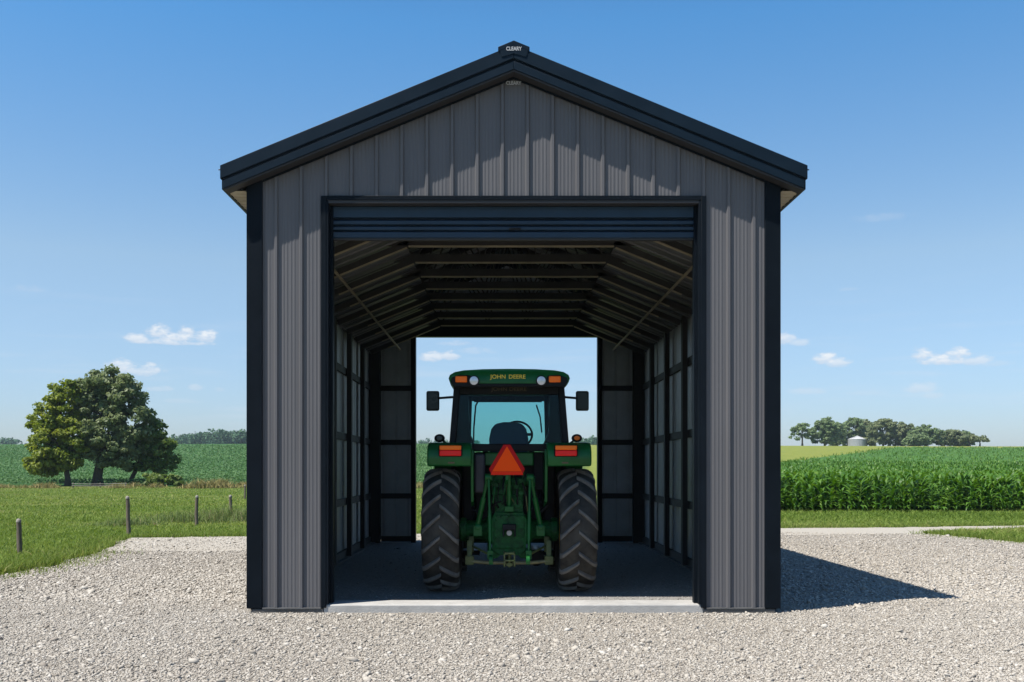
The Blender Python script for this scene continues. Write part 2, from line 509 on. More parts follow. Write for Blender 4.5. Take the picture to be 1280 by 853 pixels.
def join(parts):
    Vs, Fs, Ts = [], [], []; n = 0
    for V, Fc, t in parts:
        Vs.append(V); Fs.append(Fc + n); Ts.append(t); n += len(V)
    return np.concatenate(Vs), np.concatenate(Fs), np.concatenate(Ts)

M['stone'] = ramp_mat('crushed_limestone', [(0, (.36, .32, .27)), (.3, (.51, .465, .40)), (.55, (.59, .545, .47)), (.8, (.645, .60, .53)), (1, (.72, .68, .61))], .85, 0, .25)
V, Fc, T = join([stones(330000, 5.8, 11.5, .0071, (OCT_V, OCT_F)), stones(165000, 10.8, 23, .0112, (OCT_V, OCT_F)), stones(7000, 5.8, 14, .0125, ico())])
tag(np_mesh('gravel', V, Fc, M['stone'], tint=T), 'loose crushed limestone scattered over the whole yard', 'gravel', kind='stuff')

# ------------------------------------------------------------------ grass
def blades(x, y, h, w, lean=.5, z=None):
    n = len(x)
    z = tz(x, y) if z is None else z
    a = rng.random(n) * 6.283
    la = rng.random(n) * 6.283
    lr = h * lean * rng.random(n)
    base = np.stack([x, y, z - .01], 1)
    side = np.stack([np.cos(a), np.sin(a), np.zeros(n)], 1) * (w / 2)[:, None]
    mid = base + np.stack([np.cos(la) * lr * .35, np.sin(la) * lr * .35, h * .6], 1)
    tip = base + np.stack([np.cos(la) * lr * 1.1, np.sin(la) * lr * 1.1, h], 1)
    V = np.stack([base - side, base + side, mid + side * .8, mid - side * .8, tip], 1)
    Fc = np.array([(0, 1, 2), (0, 2, 3), (3, 2, 4)])[None] + (np.arange(n) * 5)[:, None, None]
    return V.reshape(-1, 3), Fc.reshape(-1, 3)

M['grass'] = ramp_mat('grass_blades', [(0, (.115, .195, .028)), (.35, (.19, .285, .048)), (.65, (.28, .36, .085)), (.88, (.38, .40, .13)), (1, (.46, .42, .19))], .7, .35, .2)
gp = []
def grass_zone(n, d0, d1, x0, x1, h0=.07, wk=.00075, keep=None, poly_out=True, seed=1):
    u = rng.random(n)
    d = (d0 ** -.6 + u * (d1 ** -.6 - d0 ** -.6)) ** (-1 / .6)
    t = rng.random(n)
    x = np.where(True, x0(d) + t * (x1(d) - x0(d)), 0); y = d - CAMD
    k = np.ones(n, bool)
    if poly_out:
        k &= ~inside(YARD_R, x, y) & ~inside(ROAD_R, x, y)
    k &= ~((np.abs(x) < 2.75) & (y < 9.7) & (y > -.5))
    if keep is not None: k &= keep(x, d)
    x, y, d = x[k], y[k], d[k]
    pn = patch_noise(x, y, .8, seed)
    h = h0 * (.55 + .9 * rng.random(len(x))) * (1 + .45 * pn)
    w = np.maximum(.006, wk * d) * (.6 + .8 * rng.random(len(x)))
    V, Fc = blades(x, y, h, w, 1.7)
    t = np.clip(.50 + .28 * patch_noise(x, y, .25, seed + 5) + .30 * patch_noise(x * .18, y * 1.1, .8, seed + 11) + rng.normal(0, .17, len(x)), 0, 1)
    gp.append((V, Fc, np.repeat(t, 5)))
grass_zone(260000, 11.5, 74, lambda d: CAMX - .80 * d - 6, lambda d: np.full_like(d, -2.0), .066)
grass_zone(110000, 20.5, 36, lambda d: np.full_like(d, -4.), lambda d: CAMX + .80 * d + 5, .085, keep=lambda x, d: d < 34.8, seed=2)
grass_zone(90000, 13, 26, lambda d: np.full_like(d, 6.), lambda d: CAMX + .80 * d + 6, .085, seed=3)
# a denser fringe of longer grass along the gravel's edge on the left
def fringe(poly_pts, n, w, h0, seed, both=.25):
    P = np.array(poly_pts, float)
    seg = rng.integers(0, len(P) - 1, n); t = rng.random(n)
    c = P[seg] + (P[seg + 1] - P[seg]) * t[:, None]
    off = rng.normal(0, w, (n, 2))
    x, y = (c + off).T
    k = ~inside(ROAD_R, x, y) | (rng.random(n) < .08)
    k &= ~inside(YARD_R, x, y) | (rng.random(n) < both)
    x, y = x[k], y[k]
    h = h0 * (.5 + rng.random(len(x))) * np.where(inside(YARD_R, x, y), .5, 1)
    V, Fc = blades(x, y, h, np.full(len(x), .011), .8, z=np.full(len(x), .0))
    gp.append((V, Fc, np.repeat(np.clip(.48 + rng.normal(0, .2, len(x)), 0, 1), 5)))
fringe([(-11, -1.6), (-8.2, 1.2), (-7.05, 3.0), (-6.8, 4.0), (-6.85, 5.6), (-7.05, 7.3), (-7.75, 10.7)], 16000, .3, .12, 1)
fringe([(-7.75, 10.7), (-4.8, 11.3), (0, 12.6)], 7000, .22, .10, 2)
fringe([(3.5, 13.7), (6, 14.1), (10, 14.6), (13.4, 15.5), (24, 17.7)], 9000, .2, .09, 3)
fringe([(9.2, 12.1), (9.9, 9.8), (10.8, 8.0), (14, 5)], 9000, .25, .09, 4)
V, Fc, T = join(gp)
tag(np_mesh('grass', V, Fc, M['grass'], tint=T), 'short mown green grass around the gravel yard', 'grass', kind='stuff')

# taller weeds by the fence, dry brush at the field boundary
M['weeds'] = ramp_mat('weed_stems', [(0, (.10, .15, .035)), (.5, (.17, .23, .075)), (.8, (.24, .26, .12)), (1, (.30, .20, .13))], .75, .3, .2)
M['dry'] = ramp_mat('dry_brush', [(0, (.15, .17, .05)), (.5, (.32, .28, .12)), (1, (.52, .42, .21))], .85, .25, .1)
def tufts(cs, n, h0, w, lean, seed):
    out = []
    for (x, y, rx, ry, hs) in cs:
        px_ = x + rng.normal(0, rx, n); py_ = y + rng.normal(0, ry, n)
        h = h0 * hs * (.4 + .9 * rng.random(n)) * np.exp(-((px_ - x) / (2.2 * rx)) ** 2)
        V, Fc = blades(px_, py_, h, np.full(n, w) * (.6 + .8 * rng.random(n)), lean)
        out.append((V, Fc, np.repeat(np.clip(rng.normal(.45, .22, n), 0, 1), 5)))
    return join(out)
V, Fc, T = tufts([(-8.6, 17.0, .7, .4, .8), (-7.7, 17.6, .5, .4, 1.0), (-7.2, 18.6, .6, .4, .8), (-6.2, 19.3, .6, .4, .7), (-9.6, 15.5, .5, .3, .5)], 700, .42, .016, 1.3, 3)
tag(np_mesh('weeds', V, Fc, M['weeds'], tint=T), 'ragged grey green weeds growing along the fence posts', 'weeds', kind='stuff')
br = []
for k in range(34):
    u = random.choice([random.uniform(232, 310), random.uniform(232, 310), random.uniform(120, 310), random.uniform(-10, 60), random.uniform(515, 560)])
    br.append((at(u, 70), random.uniform(59, 63.5), random.uniform(.25, .6), .3, random.uniform(.35, .75) * (1.5 if 245 < u < 275 else 1)))
V, Fc, T = tufts(br, 150, .62, .05, 1.3, 4)
tag(np_mesh('dry_brush', V, Fc, M['dry'], tint=T), 'dry tan brush and long grass at the edge of the green field', 'brush', kind='stuff')

# ------------------------------------------------------------------ soybean field
M['soy'] = ramp_mat('soybean_leaves', [(0, (.075, .175, .050)), (.5, (.11, .235, .075)), (1, (.16, .29, .11))], .6, .25, .3)
n = 210000
d = 75.5 * (230 / 75.5) ** (rng.random(n) ** 1.4); x = CAMX - rng.random(n) ** 1.25 * (.95 * d + 30) + .08 * d + 2
y = d - CAMD
k = x < .08 * d
x, y, d = x[k], y[k], d[k]; n = len(x)
row = np.round(y / .76) * .76; y = row + rng.normal(0, .17, n)
sz = .085 * (d / 80) ** .8
nrm = rng.normal(0, .5, (n, 3)) + np.array([0, 0, 1.]); nrm /= np.linalg.norm(nrm, axis=1, keepdims=True)
a = np.cross(nrm, rng.normal(0, 1, (n, 3))); a /= np.linalg.norm(a, axis=1, keepdims=True); b = np.cross(nrm, a)
c = np.stack([x, y, tz(x, y) + .15 + .35 * rng.random(n)], 1)
V = np.stack([c - a * sz[:, None], c - b * sz[:, None] * .7, c + a * sz[:, None], c + b * sz[:, None] * .7], 1).reshape(-1, 3)
Fc = np.arange(4 * n).reshape(n, 4)
tag(np_mesh('soybean_crop', V, Fc, M['soy'], tint=np.repeat(np.clip(.5 + .25 * patch_noise(x, y, .1, 9) + rng.normal(0, .2, n), 0, 1), 4)), 'low green soybean crop covering the rising field', 'crop', kind='stuff')

# ------------------------------------------------------------------ corn
M['corn'] = ramp_mat('corn_leaves', [(0, (.045, .125, .014)), (.45, (.085, .205, .022)), (.8, (.14, .27, .035)), (.95, (.24, .34, .07)), (1, (.42, .38, .14))], .5, .32, .35)
def corn_template(rg, segs, leaves, h):
    Vs, Fs = [], []; n = 0
    for k in range(3 if segs > 2 else 2):                      # stalk: crossed strips
        aa = k * math.pi / 3; c, s_ = math.cos(aa) * .013, math.sin(aa) * .013
        Vs += [(-c, -s_, 0), (c, s_, 0), (c * .5, s_ * .5, h * .8), (-c * .5, -s_ * .5, h * .8)]
        Fs.append((n, n + 1, n + 2, n + 3)); n += 4
    for i in range(leaves):
        f = i / max(1, leaves - 1)
        z0 = h * (.10 + .66 * f); ang = (i % 2) * math.pi + rg.normal(0, .55) + f * .6
        ln = (.31 + .21 * math.sin(math.pi * (.25 + .6 * f))) * h / 1.25 * (.85 + .3 * rg.random())
        el = R(46 + 30 * f + rg.normal(0, 8)); w = .046 * (.8 + .4 * rg.random())
        p = np.array([0, 0, z0]); ca, sa = math.cos(ang), math.sin(ang); droop = R(125 - 40 * f + rg.normal(0, 14)) / segs
        tw = rg.normal(0, .35)
        for j in range(segs + 1):
            t = j / segs
            ww = w * (math.sin(math.pi * min(1, .18 + .82 * t)) ** .7 if t < 1 else .05)
            tt = tw * t
            sx, sy, sz = -sa * ww * math.cos(tt), ca * ww * math.cos(tt), ww * math.sin(tt)
            Vs += [(p[0] - sx, p[1] - sy, p[2] - sz), (p[0] + sx, p[1] + sy, p[2] + sz)]
            if j: Fs.append((n - 2, n - 1, n + 1, n))
            n += 2
            p = p + np.array([ca * math.cos(el), sa * math.cos(el), math.sin(el)]) * ln / segs
            el -= droop
    return np.array(Vs), np.array(Fs)
rg = np.random.default_rng(5)
def corn_set(px_, py_, templates, scale):
    out = []
    idx = rng.integers(0, len(templates), len(px_))
    for ti, (tv, tf) in enumerate(templates):
        k = idx == ti; n = k.sum()
        if not n: continue
        a = rng.random(n) * 6.283; sc = scale[k]
        lx, ly = rng.normal(0, .07, n), rng.normal(0, .07, n)
        ca, sa = np.cos(a) * sc, np.sin(a) * sc
        V = np.empty((n, len(tv), 3))
        V[:, :, 0] = tv[None, :, 0] * ca[:, None] - tv[None, :, 1] * sa[:, None] + px_[k][:, None] + tv[None, :, 2] * lx[:, None]
        V[:, :, 1] = tv[None, :, 0] * sa[:, None] + tv[None, :, 1] * ca[:, None] + py_[k][:, None] + tv[None, :, 2] * ly[:, None]
        V[:, :, 2] = tv[None, :, 2] * sc[:, None] + tz(px_[k], py_[k])[:, None]
        Fc = tf[None] + (np.arange(n) * len(tv))[:, None, None]
        t = np.clip(.45 + rng.normal(0, .14, n), 0, 1)[:, None] + np.repeat(rng.normal(0, .2, (n, len(tv) // 4 + 1)), 4, axis=1)[:, :len(tv)]
        out.append((V.reshape(-1, 3), Fc.reshape(-1, 4), np.clip(t, 0, .86).reshape(-1)))
    return out
def corn_left(d):
    d = np.asarray(d, dtype=float)
    return np.where(d < 120, 3.6 + .3425 * (d - 33), 33.4 + .565 * (d - 120))
cp = []
near_t = [corn_template(rg, 5, 17, 1.28) for _ in range(7)]
mid_t = [corn_template(rg, 3, 13, 1.28) for _ in range(6)]
far_t = [corn_template(rg, 2, 7, 1.3) for _ in range(5)]
def corn_rows(d0, d1, row, plant, tmpl, wob, sc0):
    dd = np.arange(d0, d1, row); X_, Y_ = [], []
    for q in dd:
        x0, x1 = corn_left(q), CAMX + .55 * q + 3
        x = np.arange(x0, x1, plant); x = x + rng.normal(0, .04, len(x))
        X_.append(x); Y_.append(np.full(len(x), q - CAMD) + rng.normal(0, wob, len(x)) + .25 * np.sin(x * .35))
    X_, Y_ = np.concatenate(X_), np.concatenate(Y_)
    k = rng.random(len(X_)) > .04
    X_, Y_ = X_[k], Y_[k]
    return corn_set(X_, Y_, tmpl, sc0 * (.76 + .36 * rng.random(len(X_))) * (1 + .05 * patch_noise(X_, Y_, .3, 4)))
cp += corn_rows(33.4, 34.6, .6, .30, near_t, .16, .82)
cp += corn_rows(34.5, 41, .76, .15, near_t, .07, .98)
cp += corn_rows(41, 66, .76, .17, mid_t, .06, 1.0)
cp += corn_rows(66, 120, .9, .30, far_t, .1, 1.0)
cp += corn_rows(120, 198, 1.7, .55, far_t, .2, 1.0)
V, Fc, T = join(cp)
corn = np_mesh('corn_crop', V, Fc, M['corn'], tint=T)
tag(corn, 'tall bright green corn filling the field right of the barn', 'crop', kind='stuff')
# closed leaf canopy under the upper leaves (part of the same crop)
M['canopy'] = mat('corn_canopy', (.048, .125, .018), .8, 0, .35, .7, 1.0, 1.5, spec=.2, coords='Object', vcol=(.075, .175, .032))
dd = np.concatenate([np.arange(35.2, 70, .8), np.geomspace(70, 200, 60)])
tt = np.linspace(0, 1, 140)
Dg, Tg = np.meshgrid(dd, tt, indexing='ij')
Xg = corn_left(Dg) + .4 + Tg * (.55 * Dg + 40 - corn_left(Dg)); Yg = Dg - CAMD
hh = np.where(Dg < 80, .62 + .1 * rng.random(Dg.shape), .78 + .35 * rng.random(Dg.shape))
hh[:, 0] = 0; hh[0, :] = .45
Vc = np.stack([Xg, Yg, tz(Xg, Yg) + hh], -1).reshape(-1, 3); nx = len(tt)
I = (np.arange(len(dd) - 1)[:, None] * nx + np.arange(nx - 1)[None]).ravel()
np_mesh('canopy', Vc, np.stack([I, I + 1, I + 1 + nx, I + nx], 1), M['canopy'], parent=corn)

# ------------------------------------------------------------------ trees
def leaf_quads(centres, normals_out, sizes, elong=1.5):
    n = len(centres)
    nr = normals_out * .7 + rng.normal(0, .55, (n, 3)) + np.array([-.1, -.1, .4])
    nr /= np.linalg.norm(nr, axis=1, keepdims=True)
    a = np.cross(nr, rng.normal(0, 1, (n, 3))); a /= np.linalg.norm(a, axis=1, keepdims=True); b = np.cross(nr, a)
    a = a * (sizes * elong / 2)[:, None]; b = b * (sizes / 2)[:, None]
    V = np.stack([centres - a, centres - b, centres + a, centres + b], 1).reshape(-1, 3)
    return V, np.arange(4 * n).reshape(n, 4)

def make_crown(lobes, n_clumps, per, cl_r, leaf, gap=.25, low=None):
    vol = np.array([l[3] * l[4] * l[5] for l in lobes]) ** .8
    idx = rng.choice(len(lobes), n_clumps, p=vol / vol.sum())
    Lb = np.array(lobes)[idx]
    dr = rng.normal(0, 1, (n_clumps, 3)); dr /= np.linalg.norm(dr, axis=1, keepdims=True)
    rr = (.35 + .65 * rng.random(n_clumps)) ** .55
    C_ = Lb[:, :3] + dr * rr[:, None] * Lb[:, 3:6]
    if low is not None: C_ = C_[C_[:, 2] > low]
    n_clumps = len(C_)
    m = per
    r = cl_r * (.6 + .8 * rng.random(n_clumps))
    o = rng.normal(0, 1, (n_clumps, m, 3)); ln = np.linalg.norm(o, axis=2, keepdims=True)
    o = o / ln * (rng.random((n_clumps, m, 1)) ** .45)
    pts = C_[:, None] + o * r[:, None, None] * np.array([1, 1, .62])
    out = o.reshape(-1, 3)
    sizes = leaf * (.6 + .8 * rng.random(n_clumps * m))
    V, Fc = leaf_quads(pts.reshape(-1, 3), out, sizes)
    t = np.repeat(rng.normal(.5, .16, n_clumps), m) + rng.normal(0, .12, n_clumps * m)
    return V, Fc, np.repeat(np.clip(t, 0, 1), 4), C_

def make_tree(name, x, y, trunk_h, trunk_r, lobes, n_clumps, per, cl_r, leaf, lm, label, cat='tree', group=None, limbs=16, low=None, top=None, stems=1):
    z = float(tz(x, y))
    root = empty(name, (x, y, z))
    tag(root, label, cat, group)
    V, Fc, T, C_ = make_crown(lobes, n_clumps, per, cl_r, leaf, low=low)
    np_mesh('crown', V, Fc, lm, parent=root, tint=T)
    mb = MB()
    zt = top if top else max(l[2] + l[5] * .5 for l in lobes)
    rs = random.Random(int(x * 13 + y))
    cx = sum(l[0] for l in lobes) / len(lobes)
    pts = [(0, 0, -.1), (rs.uniform(-.04, .04), 0, trunk_h * .5), (cx * .15, 0, trunk_h)]
    k = 5
    for i in range(1, k + 1):
        f = i / k
        pts.append((cx * (.15 + .7 * f) + rs.uniform(-.15, .15), rs.uniform(-.15, .15), trunk_h + (zt - trunk_h) * f))
    rad = [trunk_r * 1.5, trunk_r * 1.02, trunk_r * .95] + [trunk_r * (.85 - .75 * i / k) for i in range(1, k + 1)]
    mb.tube(pts, rad, 9)
    pick = rng.permutation(len(C_))[:limbs]
    for q in pick:
        e = Vector(C_[q]); f = max(.12, min(.8, (e.z - trunk_h) / max(.1, zt - trunk_h) - .25))
        ii = 2 + f * k; i0 = int(ii); fr = ii - i0
        s0 = Vector(pts[min(i0, len(pts) - 1)]).lerp(Vector(pts[min(i0 + 1, len(pts) - 1)]), fr)
        r0 = trunk_r * .42 * (1 - .5 * f)
        mid = s0.lerp(e, .5) + Vector((rs.uniform(-.15, .15), rs.uniform(-.15, .15), .22 * (e - s0).length * .5))
        mb.tube([s0, mid, e], [r0, r0 * .6, r0 * .2], 6)
    mb.build('trunk', M['bark'], root)
    return root

M['leaf_warm'] = ramp_mat('yellow_green_leaves', [(0, (.10, .15, .014)), (.5, (.20, .255, .032)), (1, (.29, .33, .06))], .55, .45, .35)
M['leaf_grey'] = ramp_mat('grey_green_leaves', [(0, (.10, .145, .05)), (.5, (.175, .225, .095)), (1, (.27, .31, .165))], .55, .42, .4)
M['leaf_dark'] = ramp_mat('dark_green_leaves', [(0, (.055, .10, .018)), (.5, (.105, .165, .03)), (1, (.18, .24, .05))], .55, .42, .35)
D = 75.; s_ = D / F
make_tree('broadleaf_tree', at(85, D), D - CAMD, 1.2, .20,
          [(-.9, 0, 3.0, 2.1, 1.8, 1.9), (-.3, .2, 5.9, 1.45, 1.5, 1.9), (-.2, .1, 7.1, 1.2, 1.1, 1.0), (-2.15, 0, 4.1, 1.25, 1.2, 1.3), (.5, 0, 3.4, 1.3, 1.4, 2.0), (-1.6, 0, 1.7, 1.5, 1.2, .9), (-1.3, -.3, 5.2, 1.0, .9, 1.0)],
          225, 110, .48, .165, M['leaf_warm'], 'yellow green broadleaf tree left of the tall greyish tree, with foliage nearly reaching the grass', low=.5, limbs=22)
make_tree('broadleaf_tree', at(122, D + 1), D + 1 - CAMD, 1.5, .34,
          [(.2, 0, 4.6, 2.2, 2.0, 2.6), (-.1, 0, 7.3, 1.45, 1.5, 1.5), (1.9, .1, 6.6, 1.5, 1.5, 1.7), (2.6, 0, 4.9, 1.5, 1.4, 1.6), (1.1, -.3, 2.6, 1.9, 1.5, 1.4), (-.9, -.2, 5.2, 1.0, 1.2, 1.7), (.9, 0, 8.1, 1.3, 1.1, .8), (2.2, 0, 7.2, 1.3, 1.3, 1.1), (-.9, 0, 7.2, .9, 1.0, 1.1), (2.9, 0, 3.4, 1.4, 1.2, 1.3)],
          330, 110, .50, .165, M['leaf_grey'], 'tallest broadleaf tree of the three by the field, greyish green with a thick trunk', low=.6, limbs=34)
make_tree('broadleaf_tree', at(165, D + 2), D + 2 - CAMD, 1.0, .17,
          [(1.0, 0, 3.3, 1.6, 1.4, 1.7), (2.1, 0, 2.7, 1.35, 1.2, 1.5), (.2, 0, 2.1, 1.5, 1.3, 1.1), (1.7, 0, 4.4, .9, .9, .8), (2.2, 0, 1.6, 1.3, 1.1, .8)],
          165, 105, .42, .155, M['leaf_dark'], 'smaller dark green tree on the right side of the tall greyish tree', low=.3, limbs=16)

def shrub(name, x, y, lobes, n, per, leaf, lm, label, cl=.3):
    root = empty(name, (x, y, float(tz(x, y)))); tag(root, label, 'shrub')
    V, Fc, T, C_ = make_crown(lobes, n, per, cl, leaf)
    np_mesh('foliage', V, Fc, lm, parent=root, tint=T)
    mb = MB()
    for c in C_[:7]: mb.tube([(0, 0, -.05), (c[0] * .5, c[1] * .5, max(.1, c[2] * .6)), tuple(c)], [.04, .03, .01], 5)
    mb.build('stem', M['bark'], root)
shrub('shrub', at(206, 74), 64, [(0, 0, .45, 1.1, .6, .55), (.9, 0, .3, .6, .5, .35), (-1.0, 0, .5, .7, .5, .5)], 45, 70, .15, M['leaf_dark'], 'low dark shrub right of the three trees at the edge of the pasture')

# grove on the skyline
M['leaf_grove'] = ramp_mat('hazy_green_leaves', [(0, (.11, .175, .075)), (.5, (.17, .24, .105)), (1, (.24, .31, .15))], .7, .25, .2)
M['leaf_grove_b'] = ramp_mat('hazy_olive_leaves', [(0, (.125, .165, .08)), (.5, (.19, .23, .11)), (1, (.27, .30, .16))], .7, .25, .2)
grove = [  # u, top row, half width px, d, olive?, label
    (1003, 528, 12, 300, 0, 'open crowned tree at the near end of the skyline grove, with sky showing through'),
    (1031, 522, 14, 302, 0, 'dense tall tree standing second in the skyline grove, left of the grain bin'),
    (1045, 528, 9, 310, 0, 'narrow dark tree squeezed between taller trees just left of the grain bin'),
    (1067, 521, 15, 316, 0, 'round topped tree rising directly behind the white grain bin'),
    (1083, 524, 11, 322, 1, 'olive green tree peeking out behind the right edge of the grain bin'),
    (1104, 522, 17, 306, 1, 'broad flat topped tree just right of the grain bin'),
    (1128, 528, 15, 310, 1, 'bushy olive tree right of the broad flat topped one in the grove'),
    (1156, 531, 18, 304, 0, 'wide dark rounded tree in the middle of the right half of the grove'),
    (1146, 543, 12, 296, 0, 'low bright green bushy tree in front of the wide dark rounded tree'),
    (1188, 537, 14, 308, 1, 'medium olive tree where the grove starts to get lower'),
    (1203, 539, 10, 314, 0, 'small green tree behind the medium olive tree at the low end of the grove'),
    (1212, 542, 9, 304, 1, 'thin see-through tree second from the low end of the grove'),
    (1225, 546, 8, 306, 1, 'smallest sparse tree at the far low end of the skyline grove'),
]
for i, (u, v, hw, d, ol, lb) in enumerate(grove):
    x, y = at(u, d), d - CAMD
    z0 = float(tz(x, y)); top = EYE + (586 - v) * d / F - z0
    w = 1.18 * hw * d / F
    lobes = [(0, 0, top * .64, w * .95, w * .8, top * .30), (-w * .55, 0, top * .5, w * .6, w * .5, top * .26), (w * .55, 0, top * .52, w * .6, w * .5, top * .26), (w * .15, 0, top * .82, w * .55, w * .5, top * .16), (-w * .3, 0, top * .76, w * .5, w * .4, top * .16)]
    dense = i not in (0, 11, 12)
    if dense: lobes += [(w * .3, 0, top * .30, w * .85, w * .5, top * .22), (-w * .5, 0, top * .26, w * .7, w * .5, top * .2)]
    make_tree('grove_tree', x, y, top * .25, .25, lobes, 175 if dense else 50, 50, .75 if dense else .7, .40, M['leaf_grove_b'] if ol else M['leaf_grove'], lb, group='trees of the grove on the skyline', limbs=12, low=.2 if dense else 1.8)

# far woods, one mass each
M['leaf_far'] = ramp_mat('far_wood_leaves', [(0, (.050, .105, .058)), (.5, (.075, .145, .078)), (1, (.11, .19, .10))], .8, .2, .1)
def far_wood(u0, u1, d, v_top, v_edge, n, label):
    u = u0 + (u1 - u0) * rng.random(n); x = at(u, d) ; y = d - CAMD + rng.normal(0, 9, n)
    f = np.clip((u - u0) / (.35 * (u1 - u0)), 0, 1)
    z0 = tz(x, y); top = EYE + (586 - (v_edge + (v_top - v_edge) * f ** .7)) * d / F - z0
    top = top * (1 + .09 * np.sin(u * .9) * np.sin(u * .37 + 1))
    c = np.stack([x, y, z0 + top * (1 - .55 * rng.random(n) ** 1.6) - 1.0], 1)
    m = 26; o = rng.normal(0, 1, (n, m, 3)); o /= np.linalg.norm(o, axis=2, keepdims=True); o *= rng.random((n, m, 1)) ** .4
    pts = (c[:, None] + o * np.array([2.3, 2.3, 1.7])).reshape(-1, 3)
    V, Fc = leaf_quads(pts, o.reshape(-1, 3), 1.0 * (.6 + .8 * rng.random(n * m)))
    t = np.repeat(rng.normal(.5, .2, n), m) + rng.normal(0, .1, n * m)
    tag(np_mesh('far_wood', V, Fc, M['leaf_far'], tint=np.repeat(np.clip(t, 0, 1), 4)), label, 'wood', kind='stuff')
far_wood(212, 360, 560, 540.5, 551, 700, 'distant wood along the left skyline beside the barn')
far_wood(716, 800, 560, 547, 553, 260, 'distant wood on the skyline seen past the tractor through the back opening')
far_wood(516, 600, 760, 551, 552, 160, 'thin distant hedge line on the skyline left of the tractor cab')
far_wood(-30, 16, 620, 548, 553, 110, 'small distant clump of trees at the far left skyline')

# ------------------------------------------------------------------ grain bin
d = 308; bx, by = at(1071.5, d), d - CAMD
root = empty('grain_bin', (bx, by, float(tz(bx, by)))); tag(root, 'round galvanised grain bin with white conical roof in front of the grove', 'grain bin')
r = 2.75; hb = 2.3
pf = [(r, 0)]
for i in range(1, 22): pf.append((r + (.025 if i % 2 else 0), hb * i / 22))
MB().lathe(pf + [(r, hb)], 'Z', n=48).build('wall', M['galv'], root)
mb = MB().lathe([(r + .08, hb), (r + .08, hb + .06), (.35, hb + 1.0), (.35, hb + 1.12), (.05, hb + 1.2)], 'Z', n=48)
for i in range(24):
    t = i * math.tau / 24; mb.bar((math.cos(t) * r, math.sin(t) * r, hb + .1), (math.cos(t) * .4, math.sin(t) * .4, hb + 1.03), .06, .05)
mb.build('roof', mat('bin_roof', (.42, .43, .44), .6, 0, .08, 2), root)
MB().box(-.4, .4, -r - .06, -r + .1, .1, 1.9).build('door', M['galv'], root)

# ------------------------------------------------------------------ fence posts
def fence_post(u, d, v_top, lean, label, i):
    x, y = at(u, d), d - CAMD; z0 = float(tz(x, y)); h = EYE + (586 - v_top) * d / F - z0
    root = empty('fence_post', (x, y, z0), random.uniform(0, 3)); root.rotation_euler = (lean[0], lean[1], 0)
    tag(root, label, 'fence post', 'weathered fence posts in the pasture')
    mb = MB(); n = 9; pts = []; rs = []
    for k in range(7):
        f = k / 6; pts.append((random.uniform(-.006, .006), random.uniform(-.006, .006), -.2 + f * (h + .16))); rs.append(.045 * (1.06 - .16 * f) * random.uniform(.95, 1.05))
    mb.tube(pts, rs, n); mb.build('shaft', M['post'], root, angle=60)
    MB().tube([(0, 0, h - .045), (0.004, 0, h - .01), (0.01, .004, h + .012)], [.042, .040, .022], n).build('top_end', M['posttop'], root, angle=60)
P_ = [(25, 16.9, 649.5, (.02, -.03), 'weathered wooden fence post nearest the gravel, alone at the left end of the line'),
      (161, 21.6, 621, (.0, -.035), 'weathered fence post on the grass just behind the left tip of the pale track'),
      (245.5, 25.5, 620, (.01, .02), 'weathered fence post in the weeds, third along from the left end of the fence line'),
      (288.5, 28.3, 619.5, (-.01, -.02), 'thin weathered fence post in the grass, fourth along, close to the barn wall'),
      (306, 47.5, 606.5, (.0, .01), 'farthest small fence post, half hidden by the corner of the barn')]
for i, a in enumerate(P_): fence_post(*a, i)

# low rail in the shade of the trees
root = empty('pasture_rail', (at(125, 70.5), 60.5, float(tz(at(125, 70.5), 60.5)))); tag(root, 'low pale rail in the shade under the three trees', 'rail')
for k, zz in enumerate((.30, .16)): MB().tube([(-2.0, 0, zz), (-.6, 0, zz - .03), (.8, 0, zz - .01), (1.9, 0, zz + .02)], .022, 6).build('rail', M['posttop'], root)
for xx in (-1.9, 0, 1.8): MB().bar((xx, .03, -.1), (xx, .03, .38), .06, .06).build('stake', M['post'], root)

# ==================================================================  BARN
HW, LEN = 2.652, 9.42                       # half width, length
OHW, OB, DT, DBOT = 1.875, .02, 4.13, 3.77   # door half width, floor, head of the opening, bottom of the rolled-up door
SL, ZR, EX = .4105, 5.585, 2.889            # roof slope, ridge height, half width over the eaves
def zroof(x): return ZR - SL * abs(x)
barn = empty('barn'); tag(barn, 'open ended dark metal barn with black trim, the tractor parked inside', 'barn')

def profile(u0, u1, p=.2516, ph=-.112, major=.026, minor=.0026):
    """(u, out) breakpoints of ribbed sheeting; out = how far the rib stands proud"""
    pts = []
    k0 = math.floor((u0 - ph) / p) - 1; k1 = math.ceil((u1 - ph) / p) + 1
    for k in range(k0, k1 + 1):
        c = ph + k * p
        pts += [(c - .025, 0), (c - .012, major), (c + .012, major), (c + .025, 0)]
        for q in (.28, .42, .58, .72):
            e = c + p * q
            pts += [(e - .012, 0), (e - .006, minor), (e + .006, minor), (e + .012, 0)]
    pts.sort()
    def val(u):
        for (a, b), (c, d) in zip(pts, pts[1:]):
            if a <= u <= c: return b + (d - b) * (u - a) / max(1e-9, c - a)
        return 0
    return [(u0, val(u0))] + [q for q in pts if u0 < q[0] < u1] + [(u1, val(u1))]

